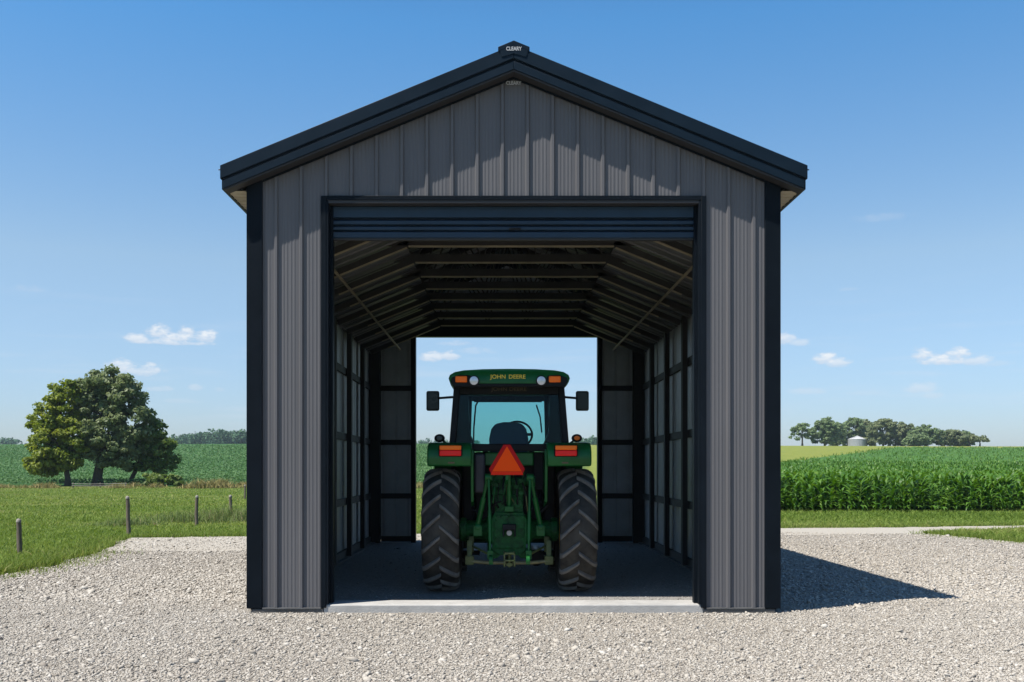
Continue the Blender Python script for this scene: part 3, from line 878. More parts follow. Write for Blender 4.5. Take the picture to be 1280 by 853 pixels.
def sheet(name, u0, u1, zb, zt, place, mats, breaks=(), ph=-.112, thick=.0025):
    prof = profile(u0, u1, ph=ph)
    for b in breaks:
        if u0 < b < u1 and not any(abs(q[0] - b) < 1e-4 for q in prof):
            for (a, va), (c, vc) in zip(prof, prof[1:]):
                if a < b < c: prof.append((b, va + (vc - va) * (b - a) / (c - a))); break
            prof.sort()
    vs, fs = [], []
    for u, w in prof:
        vs.append(place(u, w, zb(u) if callable(zb) else zb)); vs.append(place(u, w, zt(u) if callable(zt) else zt))
    for i in range(len(prof) - 1): fs.append((2 * i, 2 * i + 2, 2 * i + 3, 2 * i + 1))
    me = bpy.data.meshes.new(name); me.from_pydata(vs, [], fs)
    for m in mats: me.materials.append(m)
    o = bpy.data.objects.new(name, me); COL.objects.link(o); o.parent = barn
    md = o.modifiers.new('Solidify', 'SOLIDIFY'); md.thickness = thick; md.offset = -1; md.material_offset = 1; md.use_rim = True
    return o
SM = [M['siding'], M['liner']]
# front: faces -y
front = lambda u, w, z: (u, -w, z)
sheet('front_wall', -HW + .01, -OHW - .01, .058, lambda u: zroof(u) - .19, front, SM)
sheet('front_wall', OHW + .01, HW - .01, .058, lambda u: zroof(u) - .19, front, SM)
sheet('gable_wall', -OHW - .01, OHW + .01, DT + .02, lambda u: zroof(u) - .19, front, SM, breaks=(0,))
# back: faces +y  (u runs the other way so that the outer face looks outward)
OBW, OBT = 1.757, 4.0
back = lambda u, w, z: (-u, LEN + w, z)
sheet('back_wall', -HW + .01, -OBW - .01, .07, lambda u: zroof(u) - .19, back, SM)
sheet('back_wall', OBW + .01, HW - .01, .07, lambda u: zroof(u) - .19, back, SM)
sheet('gable_wall', -OBW - .01, OBW + .01, OBT + .02, lambda u: zroof(u) - .19, back, SM, breaks=(0,))
# sides
zs = zroof(HW) - .06
sheet('side_wall', .004, LEN - .004, .058, zs, lambda u, w, z: (HW + w, u, z), SM, ph=0.05)
sheet('side_wall', -LEN + .004, -.004, .058, zs, lambda u, w, z: (-HW - w, -u, z), SM, ph=0.05)
# roof slopes (ribs run down the slope)
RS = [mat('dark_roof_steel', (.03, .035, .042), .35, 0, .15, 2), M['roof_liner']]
Y0, Y1 = -.12, LEN + .16
def slope(u, w, x, sg):
    return (sg * x, u, zroof(x) + w)
for sg in (1, -1):
    prof = profile(Y0, Y1, ph=.02); vs = []; fs = []
    for u, w in prof: vs += [(sg * .01, u, zroof(.01) + w), (sg * (EX - .005), u, zroof(EX - .005) + w)]
    for i in range(len(prof) - 1): fs.append((2 * i, 2 * i + 1, 2 * i + 3, 2 * i + 2) if sg < 0 else (2 * i, 2 * i + 2, 2 * i + 3, 2 * i + 1))
    me = bpy.data.meshes.new('roof'); me.from_pydata(vs, [], fs)
    bm = bmesh.new(); bm.from_mesh(me)
    for f in bm.faces:
        if f.normal.z < 0: f.normal_flip()
    bm.to_mesh(me); bm.free()
    for m in RS: me.materials.append(m)
    o = bpy.data.objects.new('roof', me); COL.objects.link(o); o.parent = barn
    md = o.modifiers.new('Solidify', 'SOLIDIFY'); md.thickness = .002; md.offset = -1; md.material_offset = 1

def chevron(mb, hw, t0, t1, y0, y1, sides=(1, -1)):
    """rake board following both slopes, from t0 to t1 below the roof line"""
    for sg in sides:
        mb.prism([(0, ZR - t0), (sg * hw, zroof(hw) - t0), (sg * hw, zroof(hw) - t1), (0, ZR - t1)], 'Y', y0, y1)
mb = MB(); chevron(mb, EX, -.034, .100, -.187, -.124); mb.build('rake_trim', M['rake'], barn, bevel=.006)
mb = MB(); chevron(mb, EX - .028, .100, .123, -.169, -.120); mb.build('rake_groove', M['trim'], barn)
mb = MB(); chevron(mb, EX - .03, .123, .206, -.179, -.122); mb.build('rake_trim', M['rake'], barn, bevel=.006)
mb = MB(); chevron(mb, EX - .04, .206, .222, -.165, -.0225); mb.build('rake_soffit', M['dark_soffit'], barn)
mb = MB(); chevron(mb, HW - .145, .190, .245, -.028, -.0232); mb.build('gable_channel', M['trim'], barn)
# back rake boards
mb = MB(); chevron(mb, EX, -.02, .20, LEN + .165, LEN + .2); mb.build('rake_trim', M['rake'], barn)
# ridge cap
mb = MB()
for sg in (1, -1):
    mb.prism([(0, ZR + .072), (sg * .155, ZR + .072 - .155 * SL), (sg * .155, ZR + .028 - .155 * SL), (0, ZR + .028)], 'Y', -.195, LEN + .21)
mb.build('ridge_cap', M['rake'], barn, bevel=.004)
cp_ = MB()
cp_.prism([(0, ZR + .05), (.145, ZR + .05 - .145 * SL), (.12, ZR - .09), (0, ZR - .055), (-.12, ZR - .09), (-.145, ZR + .05 - .145 * SL)], 'Y', -.1935, -.1875)
cp_.build('ridge_end_plate', M['rake'], barn)
text_obj('lettering', 'CLEARY', .052, M['white_ink'], barn, (0.0, -.1948, ZR - .012), extrude=.0012, bold=.0012, xs=.82)
text_obj('lettering', 'CLEARY', .050, M['white_ink'], barn, (0.0, -.0235 - .006, ZR - .285), extrude=.0012, bold=.0008, xs=.84)
# eaves: fascia, soffit, gutter end
for sg in (1, -1):
    ze = zroof(EX)
    MB().box(min(sg * (EX - .03), sg * EX), max(sg * (EX - .03), sg * EX), -.119, LEN + .16, ze - .185, ze - .012).build('eave_fascia', M['rake'], barn)
    mb = MB(); vs = []; fs = []; yy = -.0215; k = 0
    while yy < LEN + .1:
        for q, dz in ((0, 0), (.10, 0), (.105, -.008), (.125, -.008), (.13, 0)):
            vs += [(sg * (HW + .03), yy + q, ze - .175 + dz), (sg * (EX - .032), yy + q, ze - .175 + dz)]
        yy += .13
    mb.add(vs, [(i * 2, i * 2 + 1, i * 2 + 3, i * 2 + 2) for i in range(len(vs) // 2 - 1)])
    mb.build('eave_soffit', M['soffit'], barn, smooth=False)
    MB().tube([(sg * (EX - .01), -.13, ze + .01), (sg * (EX + .03), -.13, ze + .004)], .006, 6).build('drip_tip', M['rake'], barn)
# trims on the front
zc = lambda x: zroof(x) - .222
for sg in (1, -1):
    a, b = sorted((sg * 2.512, sg * 2.668))
    MB().prism([(a, .052), (b, .052), (b, zc(b)), (a, zc(a))], 'Y', -.031, .004).build('corner_trim', M['trim'], barn, bevel=.004)
    MB().box(min(sg * 2.654, sg * 2.676), max(sg * 2.654, sg * 2.676), .0042, .13, .052, zs - .05).build('corner_trim', M['trim'], barn)
    a, b = sorted((sg * 1.872, sg * 1.925))
    MB().box(a, b, -.034, .003, .06, DT + .045).build('jamb_trim', M['trim'], barn, bevel=.004)
    a, b = sorted((sg * 1.850, sg * 1.8725))
    MB().box(a, b, -.030, .20, .095, DT - .001).build('door_jamb', M['trim'], barn, bevel=.003)
    a, b = sorted((sg * 1.822, sg * 1.8495))
    MB().box(a, b, .075, .165, .095, DT - .002).build('door_guide', M['trim'], barn)
    a, b = sorted((sg * 1.927, sg * 2.510))
    MB().box(a, b, -.030, -.002, .046, .061).build('base_flashing', M['metal_edge'], barn)
    a, b = sorted((sg * 1.90, sg * 2.615))
    MB().box(a, b, -.022, .12, -.08, .045).build('footing', M['footing'], barn, bevel=.008)
    a, b = sorted((sg * 2.52, sg * 2.66))
    MB().box(a, b, .122, LEN, -.08, .045).build('footing', M['footing'], barn)
MB().box(-1.8715, 1.8715, -.036, .003, DT, DT + .046).build('head_trim', M['trim'], barn, bevel=.004)
MB().box(-1.8495, 1.8495, -.028, .20, DT - .028, DT - .0005).build('head_jamb', M['dark_soffit'], barn)
# rolled-up door: the lowest slats stay in sight
mb = MB(); yd = .105
for z0, z1 in ((3.985, 4.105), (3.915, 3.962), (3.858, 3.900), (3.780, 3.846)):
    mb.prism([(yd, z0), (yd - .014, z0 + .006), (yd - .016, z1 - .008), (yd - .004, z1), (yd + .02, z1), (yd + .02, z0)], 'X', -1.8215, 1.8215)
door = mb.build('rolling_door', M['door'], barn, bevel=.002)
mb = MB(); mb.box(-1.8215, 1.8215, yd + .004, yd + .018, 3.78, 4.10); mb.build('door_backing', M['trim'], door)
MB().box(-1.8215, 1.8215, yd - .006, yd + .045, 3.762, 3.7795).build('bottom_bar', M['framing'], door)
MB().box(-.045, .075, yd - .024, yd - .0165, 3.858, 3.884).build('handle', M['blackplastic'], door, bevel=.003)
MB().tube([(-1.84, .33, 4.02), (1.84, .33, 4.02)], .15, 18).build('door_roll', M['framing'], door)
# sill
MB().box(-1.90, 1.90, -.020, .34, -.06, .090).build('sill', M['concrete'], barn, bevel=.012)

# framing inside
ty = [.11, 1.5, 3.05, 4.6, 6.15, 7.7]
for sg in (1, -1):
    for y in ty:
        a, b = sorted((sg * 2.525, sg * 2.60))
        MB().box(a, b, y - .065, y + .065, -.05, zs - .06).build('post', M['framing'], barn)
    for z in (.92, 1.96, 3.01):
        a, b = sorted((sg * 2.601, sg * 2.640))
        MB().box(a, b, .05, LEN - .05, z - .055, z + .055).build('girt', M['framing'], barn)
    a, b = sorted((sg * 2.595, sg * 2.646))
    MB().box(a, b, .05, LEN - .05, .03, .15).build('base_plank', M['framing'], barn)
    a, b = sorted((sg * 2.441, sg * 2.602))
    MB().box(a, b, .19, LEN - .19, zs - .26, zs - .065).build('eave_beam', M['framing'], barn)
    MB().bar((sg * 2.03, .6, 3.715), (sg * 2.03, LEN - .4, 3.715), .026, .024).build('truss_runner', M['pale_timber_and_lit_edge'], barn)
    # sloping lining sheets above the knee braces
    vs = []; fs = []
    for u, w in profile(.35, LEN - .3, ph=.1):
        vs += [(sg * 1.28, u, 4.10 + .09 - w * .6), (sg * 2.60, u, 4.10 + .09 - 1.32 * SL - w * .6)]
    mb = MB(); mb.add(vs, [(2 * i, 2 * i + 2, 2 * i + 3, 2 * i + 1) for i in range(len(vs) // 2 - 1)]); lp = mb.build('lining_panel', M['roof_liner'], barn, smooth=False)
    # back wall framing
    a, b = sorted((sg * OBW, sg * (OBW + .09)))
    MB().box(a, b, LEN - .16, LEN + .03, .0, OBT + .06).build('door_jamb', M['trim'], barn)
    for z in (.92, 1.96, 3.01):
        a, b = sorted((sg * (OBW + .091), sg * 2.438))
        MB().box(a, b, LEN - .05, LEN - .012, z - .05, z + .05).build('girt', M['framing'], barn)
    a, b = sorted((sg * (OBW + .091), sg * 2.438))
    MB().box(a, b, LEN - .055, LEN - .006, .03, .14).build('base_plank', M['framing'], barn)
    MB().box(a, b, LEN - .07, LEN - .012, 4.06, 4.16).build('girt', M['framing'], barn)
    a, b = sorted((sg * 2.44, sg * 2.648))
    MB().box(a, b, LEN - .26, LEN - .056, .0, zs - .05).build('corner_post', M['framing'], barn)
    a, b = sorted((sg * 2.512, sg * 2.676))
    MB().box(a, b, LEN - .012, LEN + .032, .052, zs - .03).build('corner_trim', M['trim'], barn)
MB().box(-OBW, OBW, LEN - .16, LEN + .03, OBT, OBT + .22).build('head_beam', M['trim'], barn)
MB().box(-2.43, 2.43, .06, .19, DT + .02, DT + .27).build('head_beam', M['framing'], barn)

for k in range(1, 10):
    y = .94 * k
    mb = MB()
    t = .022
    zb = 4.10
    mb.box(-2.60, 2.60, y - t, y + t, zb, zb + .10)
    for sg in (1, -1):
        mb.bar((0, y, zroof(0) - .19), (sg * 2.60, y, zroof(2.60) - .19), .044, .10, up=(0, 0, 1))
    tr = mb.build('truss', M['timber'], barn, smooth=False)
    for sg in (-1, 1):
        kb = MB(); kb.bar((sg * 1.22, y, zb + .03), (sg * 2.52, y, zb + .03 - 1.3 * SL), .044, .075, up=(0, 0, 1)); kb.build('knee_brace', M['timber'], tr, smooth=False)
        kb = MB(); kb.bar((sg * 1.24, y, zb - .022), (sg * 2.2, y, zb - .022 - .96 * SL), .05, .012, up=(0, 0, 1)); kb.build('painted_lit_edge', M['pale_timber_and_lit_edge'], tr, smooth=False)  # pale strip stands in for light bounced onto the brace's lower edge
    MB().box(-1.22, 1.22, y - .03, y + .03, zb - .013, zb - .0005).build('painted_lit_edge', M['pale_timber_and_lit_edge'], tr, smooth=False)  # pale strip paints bounce light along the chord's bottom edge
    wb = MB()
    zt = lambda x: zroof(x) - .22
    for sg in (1, -1):
        xs_ = [(2.5, 'b'), (1.75, 't'), (1.2, 'b'), (.85, 't'), (.35, 'b'), (0, 't')]
        for (xa, ka), (xb, kb) in zip(xs_, xs_[1:]):
            pa = (sg * xa, y + .03, zb + .05 if ka == 'b' else zt(xa)); pb = (sg * xb, y + .03, zb + .05 if kb == 'b' else zt(xb))
            wb.bar(pa, pb, .016, .075, up=(0, 1, 0.01))
    wb.build('web', M['timber'], tr, smooth=False)
for sg in (1, -1):
    for x in (.25, .8, 1.35, 1.9, 2.42):
        MB().box(min(sg * x - .02, sg * x + .02), max(sg * x - .02, sg * x + .02), -.02, LEN + .02, zroof(x) - .135, zroof(x) - .022).build('purlin', M['timber'], barn, smooth=False)

# packed floor inside
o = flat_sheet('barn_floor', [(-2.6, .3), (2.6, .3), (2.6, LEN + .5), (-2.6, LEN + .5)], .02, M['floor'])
tag(o, 'packed dark gravel floor inside the barn', 'floor', kind='structure')
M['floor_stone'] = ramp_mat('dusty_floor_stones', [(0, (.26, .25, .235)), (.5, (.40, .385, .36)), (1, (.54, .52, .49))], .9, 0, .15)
n = 16000
fx = rng.uniform(-2.5, 2.5, n); fy = .36 + (LEN - .2) * rng.random(n) ** 1.4
keep = rng.random(n) > .75 * np.exp(-((np.abs(fx) - .78) / .25) ** 2)       # wheel tracks are swept clear
fx, fy = fx[keep], fy[keep]; n = len(fx)
fr_ = .0055 * np.exp(rng.normal(0, .45, n))
V = OCT_V[None] * (1 + rng.normal(0, .2, (n, 6, 1))) * np.stack([fr_ * 1.4, fr_, fr_ * .5], 1)[:, None]
V = np.einsum('nij,nkj->nki', euler_mats(rng.normal(0, .3, n), rng.normal(0, .3, n), rng.random(n) * 6.283), V) + np.stack([fx, fy, .02 + fr_ * .2], 1)[:, None]
Fc = OCT_F[None] + (np.arange(n) * 6)[:, None, None]
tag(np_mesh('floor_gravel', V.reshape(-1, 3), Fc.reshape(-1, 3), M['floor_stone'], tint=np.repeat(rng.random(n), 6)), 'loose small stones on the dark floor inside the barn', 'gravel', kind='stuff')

# ==================================================================  TRACTOR
TX, TY, TZ = -.03, 1.74, .02
tr = empty('tractor', (TX, TY, TZ)); tag(tr, 'green farm tractor seen from behind, with an orange slow vehicle triangle', 'tractor')
def T(u, v, y):
    d = CAMD + TY + y
    return ((u - 624) * d / F + CAMX - TX, EYE - TZ - (v - 586) * d / F)

# rear wheels: tyre with chevron lugs, yellow rim
def rear_tyre():
    Rr, W = .690, .205
    mb = MB()
    prof = [(.40, -.185), (.46, -.205), (.56, -.212), (.63, -.205), (.655, -.19), (.672, -.14), (.682, -.07), (.685, 0), (.682, .07), (.672, .14), (.655, .19), (.63, .205), (.56, .212), (.46, .205), (.40, .185), (.385, .15), (.385, -.15)]
    mb.lathe(prof, 'X', n=72, closed=True)
    return mb
def surf_r(s):
    a = abs(s)
    if a < .14: return .685 - .013 * (a / .14) ** 2
    return .672 - .042 * ((a - .14) / .065) ** 1.3
def lug_mesh(n=18, tall=.036):
    mb = MB()
    for side in (-1, 1):
        for k in range(n):
            th0 = (k + (.5 if side > 0 else 0)) * 2 * math.pi / n
            rows = []
            segs = 9
            for j in range(segs + 1):
                f = j / segs
                s = side * (-.006 + .217 * f)
                ang = (.235 * f ** 1.0 + .05 * f * f)      # trails downwards (towards the outside) as seen from behind
                wd = .034 + .018 * f
                rr = surf_r(s)
                h = tall * (1 if f < .93 else .55) * (.75 if j == 0 else 1)
                rows.append((s, ang, wd, rr, h))
            vs = []; fs = []
            for (s, ang, wd, rr, h) in rows:
                for (off, rad) in ((-wd * .72, rr - .012), (-wd * .42, rr + h), (wd * .42, rr + h), (wd * .72, rr - .012)):
                    t = th0 - ang + off / rr
                    # theta measured so that at the rear (−y) a larger angle is higher
                    y = -math.cos(t) * rad; z = math.sin(t) * rad
                    vs.append((s, y, z))
            for j in range(len(rows) - 1):
                a = j * 4; b = a + 4
                fs += [(a, a + 1, b + 1, b), (a + 1, a + 2, b + 2, b + 1), (a + 2, a + 3, b + 3, b + 2)]
            fs += [(0, 3, 2, 1), tuple(len(vs) - 4 + q for q in range(4))]
            mb.add(vs, fs)
    return mb
def rim_mesh(r=.385, w=.16, dish=.05, s=1):
    mb = MB()
    mb.lathe([(r, -w), (r + .02, -w - .01), (r - .02, -w + .02), (r - .035, -.02), (.2, dish), (.09, dish), (.085, dish + .04), (.0, dish + .04), (.0, dish - .03), (.2, dish - .02), (r - .05, -.04), (r - .03, w - .02), (r + .02, w + .01), (r, w)], 'X', n=40, closed=True)
    for k in range(8):
        t = k * math.tau / 8
        mb.lathe([(.016, dish - .005), (.016, dish + .02), (.004, dish + .022)], 'X', (0, .15 * math.cos(t), .15 * math.sin(t)), 6)
    return mb
wheels = []
for sg in (-1, 1):
    w = rear_tyre()
    # Empty-free: the tyre mesh is the wheel's own body, lugs and rim are its pieces
    wh = empty('rear_wheel', (sg * .776, 0, .715)); wh.parent = tr; wh.rotation_euler = (R(4 if sg < 0 else 9), 0, 0)
    w.build('tyre', M['rubber'], wh, angle=50)
    lug_mesh().build('tread', M['lug'], wh, bevel=.004, seg=1)
    rm = rim_mesh().build('rim', M['yellow'], wh)
    if sg < 0: rm.rotation_euler = (0, 0, math.pi)
for sg in (-1, 1):
    wh = empty('front_wheel', (sg * .70, 2.02, .475)); wh.parent = tr; wh.rotation_euler = (R(5 * sg), 0, 0)
    mb = MB(); mb.lathe([(.26, -.11), (.34, -.135), (.41, -.135), (.435, -.11), (.45, 0), (.435, .11), (.41, .135), (.34, .135), (.26, .11), (.25, 0)], 'X', n=48, closed=True)
    mb.build('tyre', M['rubber'], wh, angle=50)
    mb = MB()
    for side in (-1, 1):
        for k in range(17):
            t0 = (k + (.5 if side > 0 else 0)) * math.tau / 17
            for f0, f1 in ((0, .5), (.5, 1)):
                def q(f): 
                    t = t0 - .26 * f; rad = .452 - .02 * f; return (side * .13 * f, -math.cos(t) * rad, math.sin(t) * rad)
                mb.bar(q(f0), q(f1), .035, .05, up=(0, -math.cos(t0), math.sin(t0)))
    mb.build('tread', M['lug'], wh)
    rm = rim_mesh(.255, .1, .03).build('rim', M['yellow'], wh)
    if sg < 0: rm.rotation_euler = (0, 0, math.pi)

# fenders
for sg in (-1, 1):
    xi, xo = .425, .925
    out = [(-.46, 1.452), (-.515, 1.462), (-.535, 1.52), (-.525, 1.62), (-.475, 1.69), (-.36, 1.725), (-.1, 1.735), (.25, 1.72), (.62, 1.60), (.86, 1.36), (.96, 1.12)]
    inn = [(.92, 1.10), (.81, 1.33), (.58, 1.53), (.22, 1.64), (-.1, 1.655), (-.33, 1.64), (-.41, 1.60), (-.435, 1.54)]
    a, b = sorted((sg * xi, sg * xo))
    mb = MB(); mb.prism(out + inn, 'X', a, b)
    f = mb.build('fender', M['green'], tr, bevel=.045, seg=4, angle=60)
    # solid rear lip carrying the lamps
    mb = MB(); mb.prism([(-.43, 1.47), (-.50, 1.478), (-.515, 1.53), (-.50, 1.60), (-.44, 1.655), (-.34, 1.68), (-.34, 1.50)], 'X', a + .03, b - .03)
    mb.build('lamp_housing', M['green'], f, bevel=.01)
    a, b = sorted((sg * .405, sg * .437))
    mb = MB(); mb.prism([(-.40, 1.64), (-.42, 1.45), (-.33, 1.05), (-.1, .98), (.55, .95), (.85, 1.15), (.6, 1.5), (.1, 1.70)], 'X', a, b)
    mb.build('inner_panel', M['green'], f, bevel=.006)
    # small reflector strip under the lamp
    xc = T(564 if sg < 0 else 706.5, 578, -.55)[0]
    MB().box(xc - .035, xc + .035, -.549, -.535, 1.488, 1.504).build('reflector', mat('dull_reflector', (.10, .06, .03), .3), f)
    # tail lamp: amber over red, on the rear face
    xc, zcn = T(563 if sg < 0 else 707.5, 563.5, -.55)
    mb = MB(); mb.box(xc - .133, xc + .133, -.566, -.50, zcn - .068, zcn + .066)
    tl = mb.build('tail_lamp', M['blackplastic'], tr, bevel=.02, seg=3)
    MB().box(xc - .122, xc + .122, -.582, -.560, zcn - .060, zcn + .004).build('red_lens', M['redlens'], tl, bevel=.012, seg=3)
    MB().box(xc - .122, xc + .122, -.581, -.560, zcn + .007, zcn + .058).build('amber_lens', M['amber'], tl, bevel=.012, seg=3)
    # oval turn lamp on a stalk
    xc, zcn = T(549.5 if sg < 0 else 721, 548, -.2)
    mb = MB(); pr = []
    for k in range(9):
        t = k / 8 * math.pi; pr.append((max(.001, .062 * math.sin(t) ** .6), -.035 * math.cos(t)))
    mb.lathe(pr, 'Y', (0, 0, 0), 20)
    ts = mb.build('turn_lamp', M['blackplastic'], tr); ts.location = (xc, -.2, zcn); ts.scale = (1, 1, .78)
    lz = MB(); lz.lathe([(.034, -.036), (.03, -.041), (.001, -.043)], 'Y', n=18); lz.build('amber_lens', M['amber'] if sg > 0 else M['mirror_back'], ts)
    mb = MB(); mb.tube([(xc, -.19, zcn), (xc - sg * .09, -.18, zcn - .07), (xc - sg * .10, -.16, zcn - .12)], .012, 8); mb.build('lamp_stalk', M['blackplastic'], tr)

# cab
mb = MB()
cb, ct = 1.665, 2.39
def frame_bar(p, q, w, h, up=(0, 1, 0)): mb.bar(p, q, w, h, up)
for sg in (-1, 1):
    mb.bar((sg * .655, -.22, 1.66), (sg * .600, -.16, ct), .075, .11, (0, 1, 0))        # rear corner posts
    mb.bar((sg * .690, .62, 1.30), (sg * .615, .62, ct), .10, .06, (1, 0, 0))            # door posts
    mb.bar((sg * .56, 1.36, 1.45), (sg * .54, 1.30, ct), .06, .08, (0, 1, 0))            # windscreen posts
    mb.bar((sg * .655, -.22, 1.68), (sg * .69, .62, 1.66), .06, .08)
    mb.bar((sg * .69, .62, 1.32), (sg * .56, 1.36, 1.45), .06, .08)
    mb.bar((sg * .600, -.16, ct - .03), (sg * .615, .62, ct - .03), .06, .08)
    mb.bar((sg * .615, .62, ct - .03), (sg * .54, 1.30, ct - .03), .06, .08)
mb.bar((-.655, -.22, 1.672), (.655, -.22, 1.672), .10, .085)
mb.bar((-.60, -.16, 2.34), (.60, -.16, 2.34), .10, .10)
mb.bar((-.56, 1.36, 1.47), (.56, 1.36, 1.47), .08, .10)
mb.bar((-.54, 1.30, ct - .04), (.54, 1.30, ct - .04), .08, .08)
cab = mb.build('cab_frame', M['black'], tr, bevel=.012)
# inner trims that narrow the view through the cab
for sg in (-1, 1):
    mb = MB()
    mb.prism([(sg * .635, 1.70), (sg * .585, 2.36), (sg * .475, 2.36), (sg * .46, 1.86), (sg * .40, 1.72)], 'Y', -.10, -.07)
    mb.build('window_border', M['shadeglass'], cab)
    mb = MB()
    mb.prism([(sg * .655, 1.50), (sg * .58, 2.40), (sg * .465, 2.40), (sg * .485, 1.62), (sg * .40, 1.52)], 'Y', 1.17, 1.25)
    mb.build('pillar_trim', M['blackplastic'], cab, bevel=.02)
    # wiper / wash tubes seen against the light
mb = MB(); mb.prism([(-.59, 2.325), (.59, 2.325), (.59, 2.285), (-.59, 2.285)], 'Y', -.125, -.115); mb.build('window_header', M['shadeglass'], cab)
def pane(name, quad, m, thick=.006):
    vs = [Vector(q) for q in quad]; nrm = (vs[1] - vs[0]).cross(vs[3] - vs[0]).normalized() * thick
    me = MB(); me.add([v for v in vs] + [v + nrm for v in vs], [(0, 1, 2, 3), (7, 6, 5, 4), (0, 4, 5, 1), (1, 5, 6, 2), (2, 6, 7, 3), (3, 7, 4, 0)])
    return me.build(name, m, tr, smooth=False)
pane('rear_window', [(-.625, -.225, 1.70), (.625, -.225, 1.70), (.57, -.168, 2.32), (-.57, -.168, 2.32)], M['glass'])
pane('windscreen', [(-.54, 1.37, 1.50), (.54, 1.37, 1.50), (.52, 1.31, 2.37), (-.52, 1.31, 2.37)], M['glass'])
for sg in (-1, 1):
    pane('side_window', [(sg * .67, -.18, 1.70), (sg * .70, .59, 1.68), (sg * .62, .59, 2.38), (sg * .615, -.12, 2.38)], M['sideglass'])
    pane('door_window', [(sg * .70, .65, 1.36), (sg * .575, 1.33, 1.48), (sg * .555, 1.27, 2.38), (sg * .622, .65, 2.38)], M['sideglass'])
text_obj('lettering_reflection', 'JOHN DEERE', .062, M['reflected_letter'], tr, (0, -.222, 2.345), extrude=.001, xs=1.15)  # dim text painted as the roof lettering's reflection in the glass

# roof
half = [(0, 2.562), (.30, 2.558), (.52, 2.545), (.625, 2.525), (.675, 2.495), (.690, 2.455), (.676, 2.412), (.645, 2.380), (.50, 2.372), (0, 2.372)]
out = half + [(-x, z) for x, z in half[1:-1][::-1]]
secs = [(-.40, .965), (-.44, .985), (-.40, 1.0), (-.1, 1.015), (.6, 1.01), (1.25, .99), (1.50, .95), (1.56, .90)]
secs = [(-.445, .955), (-.435, .985), (-.39, 1.0), (.0, 1.012), (.6, 1.01), (1.25, .99), (1.50, .95), (1.56, .90)]
mb = MB(); vs = []; fs = []; n = len(out)
for y, k in secs:
    for x, z in out: vs.append((x * k, y, 2.46 + (z - 2.46) * (k if k < 1 else 1)))
for i in range(len(secs) - 1):
    for j in range(n):
        q = (j + 1) % n; fs.append((i * n + j, i * n + q, (i + 1) * n + q, (i + 1) * n + j))
fs.append(tuple(range(n))); fs.append(tuple((len(secs) - 1) * n + j for j in range(n)))
mb.add(vs, fs); roof = mb.build('cab_roof', M['green'], tr, angle=45)
# black valance with lamp clusters under the rear edge of the roof
mb = MB(); mb.prism([(-.660, 2.41), (-.655, 2.46), (-.56, 2.492), (-.44, 2.485), (-.37, 2.392), (.37, 2.392), (.44, 2.485), (.56, 2.492), (.655, 2.46), (.660, 2.41), (.63, 2.355), (-.63, 2.355)], 'Y', -.456, -.38)
mb.build('lamp_panel', M['black'], roof, bevel=.008)
for sg in (-1, 1):
    xc, zcn = T(576.5 if sg < 0 else 693.5, 474.3, -.46)
    MB().box(xc - .067, xc + .067, -.482, -.45, zcn - .036, zcn + .036).build('amber_lamp', M['amber'], roof, bevel=.012, seg=3)
    xc, zcn = T(592.5 if sg < 0 else 676.5, 476.2, -.46)
    mb = MB(); mb.lathe([(.060, -.455), (.060, -.478), (.052, -.482)], 'Y', (xc, 0, zcn), 24); mb.build('lamp_bezel', M['blackplastic'], roof)
    mb = MB(); mb.lathe([(.051, -.478), (.047, -.487), (.025, -.492), (.001, -.494)], 'Y', (xc, 0, zcn), 24); mb.build('work_lamp', M['lamp'], roof)
xc, zcn = T(635.5, 471.3, -.45)
text_obj('lettering', 'JOHN', .064, M['letter'], roof, (xc - .116, -.4475, zcn), extrude=.002, bold=.0006, xs=1.06)
text_obj('lettering', 'DEERE', .064, M['letter'], roof, (xc + .098, -.4475, zcn), extrude=.002, bold=.0006, xs=1.06)

# mirrors
for sg in (-1, 1):
    xc, zcn = T(541 if sg < 0 else 728, 501, .75)
    mi = MB(); mi.box(xc - .082, xc + .082, .74, .79, zcn - .128, zcn + .122)
    mo = mi.build('mirror', M['mirror_back'], tr, bevel=.03, seg=3); 
    g = MB(); g.box(xc - .068, xc + .068, .733, .7395, zcn - .11, zcn + .105); g.build('mirror_glass', mat('mirror_glass', (.012, .022, .021), .25, .2, .3, 6, spec=.3), mo, bevel=.003)
    a = MB(); a.tube([(sg * .64, .70, 2.30), (sg * .70, .76, 2.325), (xc - sg * .03, .775, 2.31), (xc, .775, 2.29), (xc, .775, zcn + .1)], .015, 8); a.build('mirror_arm', M['blackplastic'], mo)
    MB().box(min(sg * .615, sg * .655), max(sg * .615, sg * .655), .66, .74, 2.20, 2.33).build('mirror_bracket', M['blackplastic'], mo)

# inside the cab
mb = MB()
mb.prism([(-.225, 1.52), (-.235, 1.78), (-.21, 1.90), (-.16, 1.965), (-.06, 1.985), (.06, 1.985), (.16, 1.965), (.21, 1.90), (.235, 1.78), (.225, 1.52)], 'Y', .14, .26)
seat = mb.build('seat', M['seat'], tr, bevel=.03, seg=3)
MB().box(-.25, .25, .26, .72, 1.42, 1.54).build('seat_cushion', M['seat'], seat, bevel=.04, seg=3)
for sg in (-1, 1): MB().box(min(sg * .25, sg * .31), max(sg * .25, sg * .31), .25, .6, 1.62, 1.68).build('armrest', M['blackplastic'], seat, bevel=.015)
sw = MB(); pts = [(.19 * math.cos(t), 0, .19 * math.sin(t)) for t in [k * math.tau / 28 for k in range(29)]]
sw.tube(pts, .014, 8); sw.bar((-.18, 0, 0), (.18, 0, 0), .02, .03); sw.bar((0, 0, 0), (0, 0, -.18), .02, .03)
s2 = sw.build('steering_wheel', M['blackplastic'], tr); s2.location = (.115, .98, 1.865); s2.rotation_euler = (R(-28), 0, 0)
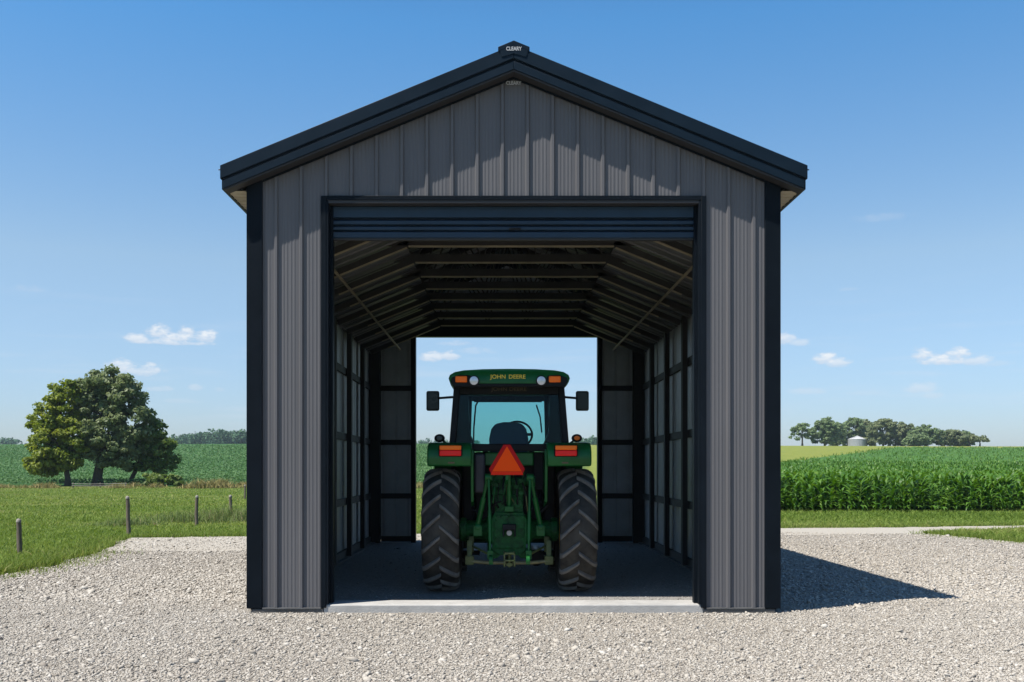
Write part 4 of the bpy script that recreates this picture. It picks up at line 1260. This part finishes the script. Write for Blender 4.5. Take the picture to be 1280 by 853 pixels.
mb = MB(); mb.tube([(.115, .99, 1.86), (.10, 1.2, 1.45)], .03, 8); mb.box(-.28, .36, 1.05, 1.25, 1.40, 1.60); mb.build('dashboard', M['blackplastic'], tr, bevel=.02)
mb = MB()
mb.tube([(-.36, 1.26, 2.36), (-.42, 1.26, 2.25), (-.445, 1.26, 1.95), (-.45, 1.26, 1.66)], .012, 6)
mb.tube([(.37, 1.26, 2.26), (.42, 1.26, 2.10), (.44, 1.26, 1.90)], .011, 6)
mb.box(-.44, .44, 1.255, 1.28, 2.295, 2.312)
mb.build('wiper_arms', M['blackplastic'], tr)
MB().box(-.09, .09, 1.20, 1.25, 2.31, 2.36).build('interior_mirror', M['blackplastic'], tr, bevel=.01)
mb = MB(); mb.prism([(-.55, 1.50), (-.55, 1.62), (-.40, 1.60), (-.30, 1.52)], 'Y', .9, 1.15); mb.prism([(.32, 1.50), (.44, 1.66), (.55, 1.66), (.55, 1.50)], 'Y', .55, 1.1); mb.build('console', M['blackplastic'], tr, bevel=.015)

# body under the cab
MB().box(-.40, .40, .02, 1.3, .74, 1.625).build('cab_floor', M['black'], tr, bevel=.02)
for sg in (-1, 1):
    a, b = sorted((sg * .405, sg * .555)); MB().box(a, b, .12, 1.25, .60, 1.50).build('fuel_tank', M['blackplastic'], tr, bevel=.03)
MB().box(-.285, .285, -.19, .015, 1.465, 1.618).build('rear_panel', M['green'], tr, bevel=.015)
mb = MB(); mb.box(-.40, -.275, -.30, -.04, 1.15, 1.60); mb.build('tool_box', M['hose'], tr, bevel=.03, seg=3)
for sg in (-1, 1): MB().box(min(sg * .29, sg * .40), max(sg * .29, sg * .40), -.06, .015, 1.18, 1.62).build('splash_panel', M['black'], tr, bevel=.006)
mb = MB(); mb.prism([(1.30, .88), (3.02, .84), (3.10, 1.12), (3.02, 1.30), (2.4, 1.40), (1.30, 1.46)], 'X', -.31, .31); mb.build('hood', M['green'], tr, bevel=.06, seg=4)
MB().box(-.27, .27, 3.02, 3.115, .86, 1.22).build('grille', M['black'], tr, bevel=.02)
mb = MB(); mb.box(-.20, .20, .2, 3.0, .55, .95); mb.build('engine_block', M['castgreen'], tr, bevel=.02)
mb = MB(); mb.tube([(-.62, 2.02, .475), (.62, 2.02, .475)], .07, 12); mb.box(-.16, .16, 1.9, 2.14, .42, .58); mb.build('front_axle', M['castgreen'], tr, bevel=.01)
mb = MB(); mb.tube([(.56, 1.52, 1.2), (.56, 1.52, 2.3)], .035, 12); mb.build('exhaust', M['black'], tr)

# rear axle and hitch
for sg in (-1, 1):
    mb = MB()
    mb.tube([(sg * .16, 0, .715), (sg * .24, 0, .715), (sg * .30, 0, .715), (sg * .58, 0, .715)], [.19, .165, .115, .105], 18)
    mb.lathe([(.14, sg * .50), (.14, sg * .56)], 'X', (0, 0, .715), 18)
    for k in range(8):
        t = k * math.tau / 8; mb.tube([(sg * .49, .12 * math.cos(t), .715 + .12 * math.sin(t)), (sg * .575, .12 * math.cos(t), .715 + .12 * math.sin(t))], .012, 6)
    mb.build('axle_housing', M['castgreen'], tr, bevel=.004)
mb = MB()
mb.prism([(-.19, .50), (-.20, .62), (-.20, .84), (-.165, .93), (.165, .93), (.20, .84), (.20, .62), (.19, .50), (.12, .44), (-.12, .44)], 'Y', -.33, .3)
mb.box(-.175, .175, -.352, -.328, .52, .90)
for x in (-.155, .155):
    for z in (.545, .64, .74, .84, .885): mb.lathe([(.014, -.366), (.014, -.35)], 'Y', (x, 0, z), 6)
for x in (-.09, 0, .09): mb.lathe([(.014, -.366), (.014, -.35)], 'Y', (x, 0, .89), 6)
hs = mb.build('gear_housing', M['castgreen'], tr, bevel=.012)
mb = MB(); mb.box(-.075, .075, -.46, -.352, .735, .80); mb.box(-.075, -.055, -.46, -.352, .66, .74); mb.box(.055, .075, -.46, -.352, .66, .74); mb.build('shaft_guard', M['blackplastic'], hs, bevel=.006)
mb = MB(); mb.lathe([(.03, -.44), (.03, -.35)], 'Y', (0, 0, .70), 14); mb.build('output_shaft', M['steel'], hs)
# lift housing and valve stack above it
mb = MB()
mb.box(-.16, .16, -.28, .1, .93, 1.13); mb.box(-.20, -.03, -.25, .1, 1.13, 1.36); mb.box(.03, .19, -.22, .1, 1.13, 1.32)
mb.lathe([(.07, -.27), (.07, -.24), (.06, -.24)], 'Y', (-.09, 0, 1.03), 16); mb.lathe([(.055, -.3), (.055, -.24)], 'Y', (.10, 0, 1.03), 14)
mb.tube([(-.30, -.12, 1.28), (.30, -.12, 1.28)], .05, 14)
for x in (-.17, -.12, -.07, .07, .12, .17):
    for z in (1.20, 1.28): mb.lathe([(.020, -.30), (.020, -.24)], 'Y', (x, 0, z), 8)
for x in (-.15, -.06, .05, .14):
    for z in (.96, 1.10): mb.lathe([(.013, -.30), (.013, -.27)], 'Y', (x, 0, z), 6)
lift = mb.build('lift_housing', M['castgreen'], tr, bevel=.008)
mb = MB()
for x, z in ((-.15, 1.24), (-.10, 1.33), (.08, 1.22), (.135, 1.29), (.13, 1.15), (-.08, 1.16)):
    mb.lathe([(.024, -.34), (.024, -.31), (.014, -.31)], 'Y', (x, 0, z), 10)
mb.build('coupler', M['castgreen'], lift)
mb = MB()
for p in ([(-.15, -.30, 1.24), (-.20, -.38, 1.10), (-.14, -.36, .98), (-.10, -.2, .96)], [(.13, -.30, 1.30), (.20, -.40, 1.18), (.22, -.34, 1.02), (.17, -.2, .98)], [(-.05, -.25, 1.34), (-.09, -.36, 1.26), (-.06, -.36, 1.08), (-.04, -.28, .99)], [(.07, -.26, 1.33), (.10, -.36, 1.22), (.08, -.34, 1.10), (.10, -.28, 1.0)]):
    q = [Vector(a) for a in p]; pts = []
    for k in range(13):
        t = k / 12; pts.append(((1 - t) ** 3) * q[0] + 3 * (1 - t) ** 2 * t * q[1] + 3 * (1 - t) * t * t * q[2] + t ** 3 * q[3])
    mb.tube(pts, .012, 6)
mb.build('hose', M['blackplastic'], lift)
rp = random.Random(11)
for k in range(9):
    x0 = rp.uniform(-.20, .20); z0 = rp.uniform(1.0, 1.34); x1 = x0 + rp.uniform(-.10, .10); z1 = rp.uniform(.92, 1.15)
    yk = -.30 - .012 * k
    MB().tube([(x0, -.22, z0), (x0, yk, z0 - .01), (x0 * .6 + x1 * .4, yk - .015, (z0 + z1) / 2), (x1, yk, z1), (x1, -.22, z1 - .02)], rp.uniform(.006, .011), 7).build('hydraulic_pipe', rp.choice([M['castgreen'], M['blackplastic'], M['olive']]), lift)
for k in range(4):
    x0 = -.17 + .11 * k; MB().bar((x0, -.24, 1.32), (x0 + .01, -.29, 1.42 - .02 * (k % 2)), .014, .02).build('valve_lever', M['castgreen'], lift)
for sg in (-1, 1):
    MB().lathe([(.024, -.35), (.024, -.33), (.012, -.33)], 'Y', (sg * .07, 0, .60), 12).build('drain_plug', M['steel'], lift)
    MB().bar((sg * .30, -.16, 1.10), (sg * .34, -.18, .86), .03, .05).build('linkage_strap', M['castgreen'], lift, bevel=.004)
# top link folded up behind the sign
mb = MB(); mb.tube([(0, -.34, .97), (0, -.40, 1.16), (0, -.42, 1.24)], [.022, .026, .022], 12); mb.tube([(0, -.42, 1.24), (0, -.45, 1.40)], .016, 10)
mb.bar((0, -.46, 1.22), (0, -.50, 1.46), .030, .016, (0, 1, 0)); mb.box(-.05, .05, -.40, -.33, .94, 1.0)
mb.build('top_link', M['green'], tr, bevel=.003)
# lift arms, lift links, lower links
for sg in (-1, 1):
    mb = MB(); mb.bar((sg * .27, -.12, 1.28), (sg * .235, -.46, 1.33), .05, .075, (0, 0, 1)); mb.lathe([(.065, -.035), (.065, .035)], 'X', (sg * .27, -.12, 1.28), 16); mb.lathe([(.042, -.04), (.042, .04)], 'X', (sg * .235, -.46, 1.33), 12)
    mb.build('lift_arm', M['green'], tr, bevel=.008)
    mb = MB(); a0 = (sg * .245, -.47, 1.33); a1 = (sg * .36, -.30, .78)
    mb.tube([a0, (sg * .30, -.38, 1.06)], .019, 10); mb.tube([(sg * .29, -.39, 1.10), a1], .029, 12); mb.lathe([(.05, -.03), (.05, .03)], 'X', (sg * .36, -.30, .76), 14)
    mb.box(sg * .36 - .05, sg * .36 + .05, -.34, -.26, .66, .78)
    mb.build('lift_cylinder', M['green'], tr, bevel=.006)
    mb = MB(); mb.tube([(sg * .232, -.50, 1.31), (sg * .222, -.56, .92), (sg * .215, -.60, .50)], .014, 10); mb.tube([(sg * .223, -.55, .96), (sg * .217, -.59, .62)], .021, 10); mb.box(sg * .215 - .032, sg * .215 + .032, -.64, -.56, .42, .52)
    mb.build('lift_link', M['green'], tr, bevel=.006)
    mb = MB(); mb.bar((sg * .24, -.05, .52), (sg * .205, -.70, .42), .032, .085); mb.lathe([(.052, -.022), (.052, .022)], 'X', (sg * .205, -.72, .42), 14)
    mb.build('lower_link', M['green'], tr, bevel=.006)
    mb = MB(); mb.tube([(sg * .47, -.08, .55), (sg * .24, -.50, .47)], .014, 8); mb.box(sg * .44 - .03, sg * .44 + .03, -.14, -.02, .46, .64)
    mb.build('stabiliser', M['olive'], tr, bevel=.006)
    mb = MB(); mb.bar((sg * .455, -.30, .36), (sg * .455, -.24, .60), .06, .04, (0, 1, 0)); mb.box(sg * .455 - .05, sg * .455 + .05, -.33, -.2, .33, .43); mb.build('crossbar_hanger', M['olive'], tr, bevel=.006)
# crossbar and drawbar clevis
mb = MB(); mb.tube([(-.47, -.31, .375), (-.25, -.31, .352), (.25, -.31, .352), (.47, -.31, .375)], .021, 10); mb.build('crossbar', mat('khaki_bar', (.20, .18, .085), .5, 0, .3, 12, .2, 60), tr)
mb = MB(); mb.bar((0, .3, .36), (0, -.62, .36), .075, .035); mb.box(-.065, -.048, -.66, -.5, .34, .50); mb.box(.048, .065, -.66, -.5, .34, .50); mb.box(-.065, .065, -.66, -.60, .475, .50); mb.box(-.065, .065, -.66, -.60, .40, .42); mb.lathe([(.016, .33), (.016, .47)], 'Z', (0, -.60, 0), 10)
mb.build('drawbar', M['olive'], tr, bevel=.005)
mb = MB(); mb.prism([(-.19, .52), (-.25, .46), (-.24, .40), (-.14, .40), (-.10, .44), (.10, .44), (.14, .40), (.24, .40), (.25, .46), (.19, .52)], 'Y', -.30, -.05); mb.build('link_bracket', M['castgreen'], tr, bevel=.01)

# slow vehicle triangle
def tri(hw, z0, z1, cut):
    h = z1 - z0; c = cut
    return [(-hw + c * .35, z0), (hw - c * .35, z0), (hw, z0 + c * .75), (c * .42, z1), (-c * .42, z1), (-hw, z0 + c * .75)]
zc0, zc1 = T(633.5, 594, -.60)[1], T(633.5, 556, -.60)[1]; xc = T(633.7, 580, -.60)[0]
sg_ = empty('slow_vehicle_sign', (xc, -.60, zc0)); sg_.parent = tr
H_ = zc1 - zc0
MB().prism(tri(.200, 0, H_, .09), 'Y', .0, .006).build('red_border', M['darkred'], sg_, bevel=.0015)
MB().prism([(-.165, .040), (.165, .040), (.0, H_ - .018)], 'Y', -.0035, -.0005).build('orange_triangle', M['orange'], sg_)
MB().prism([(-.182, .003), (.182, .003), (.168, .036), (-.168, .036)], 'Y', -.003, -.0006).build('lower_strip', mat('retro_red_strip', (.80, .03, .01), .6, spec=.08), sg_)
mb = MB(); mb.bar((0, .012, -.05), (0, .012, .22), .03, .010, (0, 1, 0)); mb.bar((0, .012, -.05), (0, .16, -.10), .03, .012); mb.build('bracket', M['green'], sg_)
# hoses and small black parts filling the belly
for p in ([(-.40, -.02, 1.1), (-.42, -.2, .95), (-.30, -.25, .90)], [(.41, -.02, 1.12), (.44, -.22, 1.0), (.30, -.22, .86)], [(.36, -.0, 1.2), (.36, -.2, 1.05), (.26, -.2, .95)]):
    MB().tube(p, .017, 7).build('hydraulic_hose', M['blackplastic'], tr)
MB().tube([(.33, .25, .36), (.33, .9, .36)], .10, 14).build('air_tank', M['black'], tr, bevel=.01)
for sg in (-1, 1):
    a, b = sorted((sg * .36, sg * .62)); mb = MB(); mb.box(a, b, .85, 1.2, .34, .40); a, b = sorted((sg * .575, sg * .615)); mb.box(a, b, .9, 1.1, .38, 1.0); mb.build('step', M['black'], tr, bevel=.01)

# ==================================================================  SKY, SUN, CAMERA
KS = 1.0
sun_dir = Vector((-.475, -.285, 1.0)).normalized()
el = math.asin(sun_dir.z); az = math.atan2(sun_dir.x, sun_dir.y)
sl = bpy.data.lights.new('sun', 'SUN'); sl.energy = 5.0; sl.angle = R(.53); sl.color = (1.0, .94, .855)
so = bpy.data.objects.new('sun', sl); COL.objects.link(so)
so.rotation_euler = (-sun_dir).to_track_quat('-Z', 'Y').to_euler(); so.location = (-20, -10, 40)

w = bpy.data.worlds.new('World'); S.world = w; w.use_nodes = True
N, L = w.node_tree.nodes, w.node_tree.links
bg = N['Background']
sky = N.new('ShaderNodeTexSky'); sky.sky_type = 'NISHITA'; sky.sun_disc = False
sky.sun_elevation = el; sky.sun_rotation = az % math.tau
sky.altitude = 200; sky.air_density = 1.0; sky.dust_density = .6; sky.ozone_density = 2.2
tc = N.new('ShaderNodeTexCoord'); Dv = tc.outputs['Generated']
sp = N.new('ShaderNodeSeparateXYZ'); L.new(Dv, sp.inputs[0])
az_ = mth(N, L, 'ARCTAN2', sp.outputs[0], sp.outputs[1])
el_ = mth(N, L, 'ARCSINE', sp.outputs[2])
cv = N.new('ShaderNodeCombineXYZ'); L.new(az_, cv.inputs[0]); L.new(mth(N, L, 'MULTIPLY', el_, 2.1), cv.inputs[1])
nzA = noise_nodes(N, L, cv.outputs[0], 48., 7, .62)
nzB = noise_nodes(N, L, cv.outputs[0], 130., 5, .6)
wav = mth(N, L, 'ADD', mth(N, L, 'MULTIPLY', mth(N, L, 'SUBTRACT', nzA, .5), 2.6), mth(N, L, 'MULTIPLY', mth(N, L, 'SUBTRACT', nzB, .5), 1.8))
# cumulus: direction (azimuth, elevation), half sizes (radians), strength
HUMPS = [(170, 425, 16, 9, .9), (200, 417, 15, 12, 1.), (222, 424, 26, 9, 1.), (232, 416, 12, 11, .95), (258, 423, 16, 11, 1.), (213, 429, 52, 5, .8),
         (152, 461, 20, 14, .95), (178, 466, 22, 8, .7), (193, 463, 18, 10, .9), (245, 485, 10, 6, .45), (200, 487, 16, 5, .35), (275, 488, 8, 4, .3), (225, 502, 26, 4, .22), (300, 512, 30, 5, .2),
         (540, 448, 16, 10, .9), (562, 446, 14, 9, .85), (565, 430, 22, 5, .4), (596, 440, 26, 6, .3), (980, 425, 14, 11, .9), (1000, 430, 12, 7, .6),
         (1030, 450, 15, 11, 1.), (1048, 455, 16, 8, .8), (1152, 446, 12, 12, 1.), (1178, 452, 26, 9, 1.), (1200, 444, 15, 10, 1.), (1222, 452, 22, 8, .7), (1245, 455, 22, 6, .35),
         (1150, 487, 22, 9, .5), (1165, 495, 14, 6, .4), (1085, 492, 26, 5, .25), (1010, 490, 22, 6, .4), (38, 362, 20, 6, .22), (1100, 273, 34, 7, .18), (1060, 362, 12, 3, .2),
         (-160, 430, 60, 20, .9), (1480, 440, 60, 18, .9)]
CL = []
for (cx_, cy_, rx_, ry_, st_) in HUMPS:
    hx = cx_ - 624; CL.append((math.atan2(hx, F), math.atan2(586 - cy_, math.hypot(hx, F)), rx_ / F * 1.1, ry_ / F, st_))
dens = None; topm = None
for (ca, ce, ra, re, stg) in CL:
    dx = mth(N, L, 'DIVIDE', mth(N, L, 'SUBTRACT', az_, ca), ra)
    ey = mth(N, L, 'SUBTRACT', el_, ce)
    up = mth(N, L, 'DIVIDE', mth(N, L, 'MAXIMUM', ey, 0.), re)
    dn = mth(N, L, 'DIVIDE', mth(N, L, 'MINIMUM', ey, 0.), re * .55)
    r2 = mth(N, L, 'ADD', mth(N, L, 'ADD', mth(N, L, 'MULTIPLY', dx, dx), mth(N, L, 'MULTIPLY', up, up)), mth(N, L, 'MULTIPLY', dn, dn))
    q = mth(N, L, 'ADD', mth(N, L, 'SUBTRACT', 1.0, r2), wav)
    q = mth(N, L, 'MULTIPLY', sstep(N, L, q, -.1, 1.15), stg)
    dens = q if dens is None else mth(N, L, 'MAXIMUM', dens, q)
    tq = mth(N, L, 'MULTIPLY', q, sstep(N, L, mth(N, L, 'DIVIDE', ey, re), -.5, .5))
    topm = tq if topm is None else mth(N, L, 'MAXIMUM', topm, tq)
# faint streaks low in the sky
cv2 = N.new('ShaderNodeCombineXYZ'); L.new(mth(N, L, 'MULTIPLY', az_, 5.), cv2.inputs[0]); L.new(mth(N, L, 'MULTIPLY', el_, 55.), cv2.inputs[1])
nzC = noise_nodes(N, L, cv2.outputs[0], 1.3, 5, .6)
low = mth(N, L, 'MULTIPLY', sstep(N, L, el_, .20, .08), sstep(N, L, nzC, .50, .78))
hs = N.new('ShaderNodeHueSaturation'); hs.inputs['Saturation'].default_value = 1.0; hs.inputs['Value'].default_value = 1.0
sr = N.new('ShaderNodeValToRGB'); e_ = sr.color_ramp.elements
while len(e_) < 6: e_.new(.5)
for q, (p_, c_) in zip(e_, ((0., (.60, .66, .84)), (.06, (.68, .76, .92)), (.20, (.95, .98, .95)), (.42, (.50, .98, 1.20)), (.66, (.24, .52, .76)), (1., (.17, .40, .64)))):
    q.position = p_; q.color = (*c_, 1)
L.new(mth(N, L, 'DIVIDE', el_, 1.0, clamp=True), sr.inputs[0])
mm = N.new('ShaderNodeMix'); mm.data_type = 'RGBA'; mm.blend_type = 'MULTIPLY'; mm.inputs[0].default_value = 1; mm.clamp_result = False
L.new(sky.outputs[0], mm.inputs[6]); L.new(sr.outputs[0], mm.inputs[7])
L.new(mm.outputs[2], hs.inputs['Color'])
c = mixc(N, L, mth(N, L, 'MULTIPLY', low, .28), hs.outputs[0], (4.6, 5.0, 5.6))
cc = mixc(N, L, topm, (4.3, 4.75, 5.4), (6.1, 6.15, 6.2))
c = mixc(N, L, mth(N, L, 'MULTIPLY', dens, .80), c, cc)
L.new(c, bg.inputs[0]); bg.inputs[1].default_value = .10
SKY_HS = hs

hz = MB(); hz.box(-1100, 1100, -90, 1750, -1.6, 34)
ho = hz.build('haze', [], smooth=False); tag(ho, 'thin summer haze lying over the fields', 'haze', kind='stuff')
hm = bpy.data.materials.new('thin_haze'); hm.use_nodes = True
HN, HL = nt(hm); HN.remove(HN['Principled BSDF']); pv = HN.new('ShaderNodeVolumePrincipled')
pv.inputs['Color'].default_value = (.72, .88, 1.0, 1); pv.inputs['Density'].default_value = .0002; pv.inputs['Anisotropy'].default_value = .2
HL.new(pv.outputs[0], HN['Material Output'].inputs['Volume']); ho.data.materials.append(hm)

cam = bpy.data.cameras.new('camera'); cam.sensor_width = 36; cam.sensor_fit = 'HORIZONTAL'; cam.lens = 36 * F / 1280
cam.shift_x = (640 - 624) / 1280; cam.shift_y = (586 - 426.5) / 1280
cam.clip_start = .05; cam.clip_end = 5000
co = bpy.data.objects.new('camera', cam); COL.objects.link(co)
co.location = (CAMX, -CAMD, EYE); co.rotation_euler = (math.pi / 2, 0, 0)
S.camera = co

S.view_settings.view_transform = 'Standard'; S.view_settings.look = 'None'; S.view_settings.gamma = 1; S.view_settings.use_curve_mapping = False
S.view_settings.exposure = 0.66
S.render.engine = 'CYCLES'
S.cycles.max_bounces = 8; S.cycles.diffuse_bounces = 4; S.cycles.glossy_bounces = 3; S.cycles.transparent_max_bounces = 12; S.cycles.transmission_bounces = 4
S.cycles.use_denoising = True
S.cycles.sample_clamp_indirect = 6
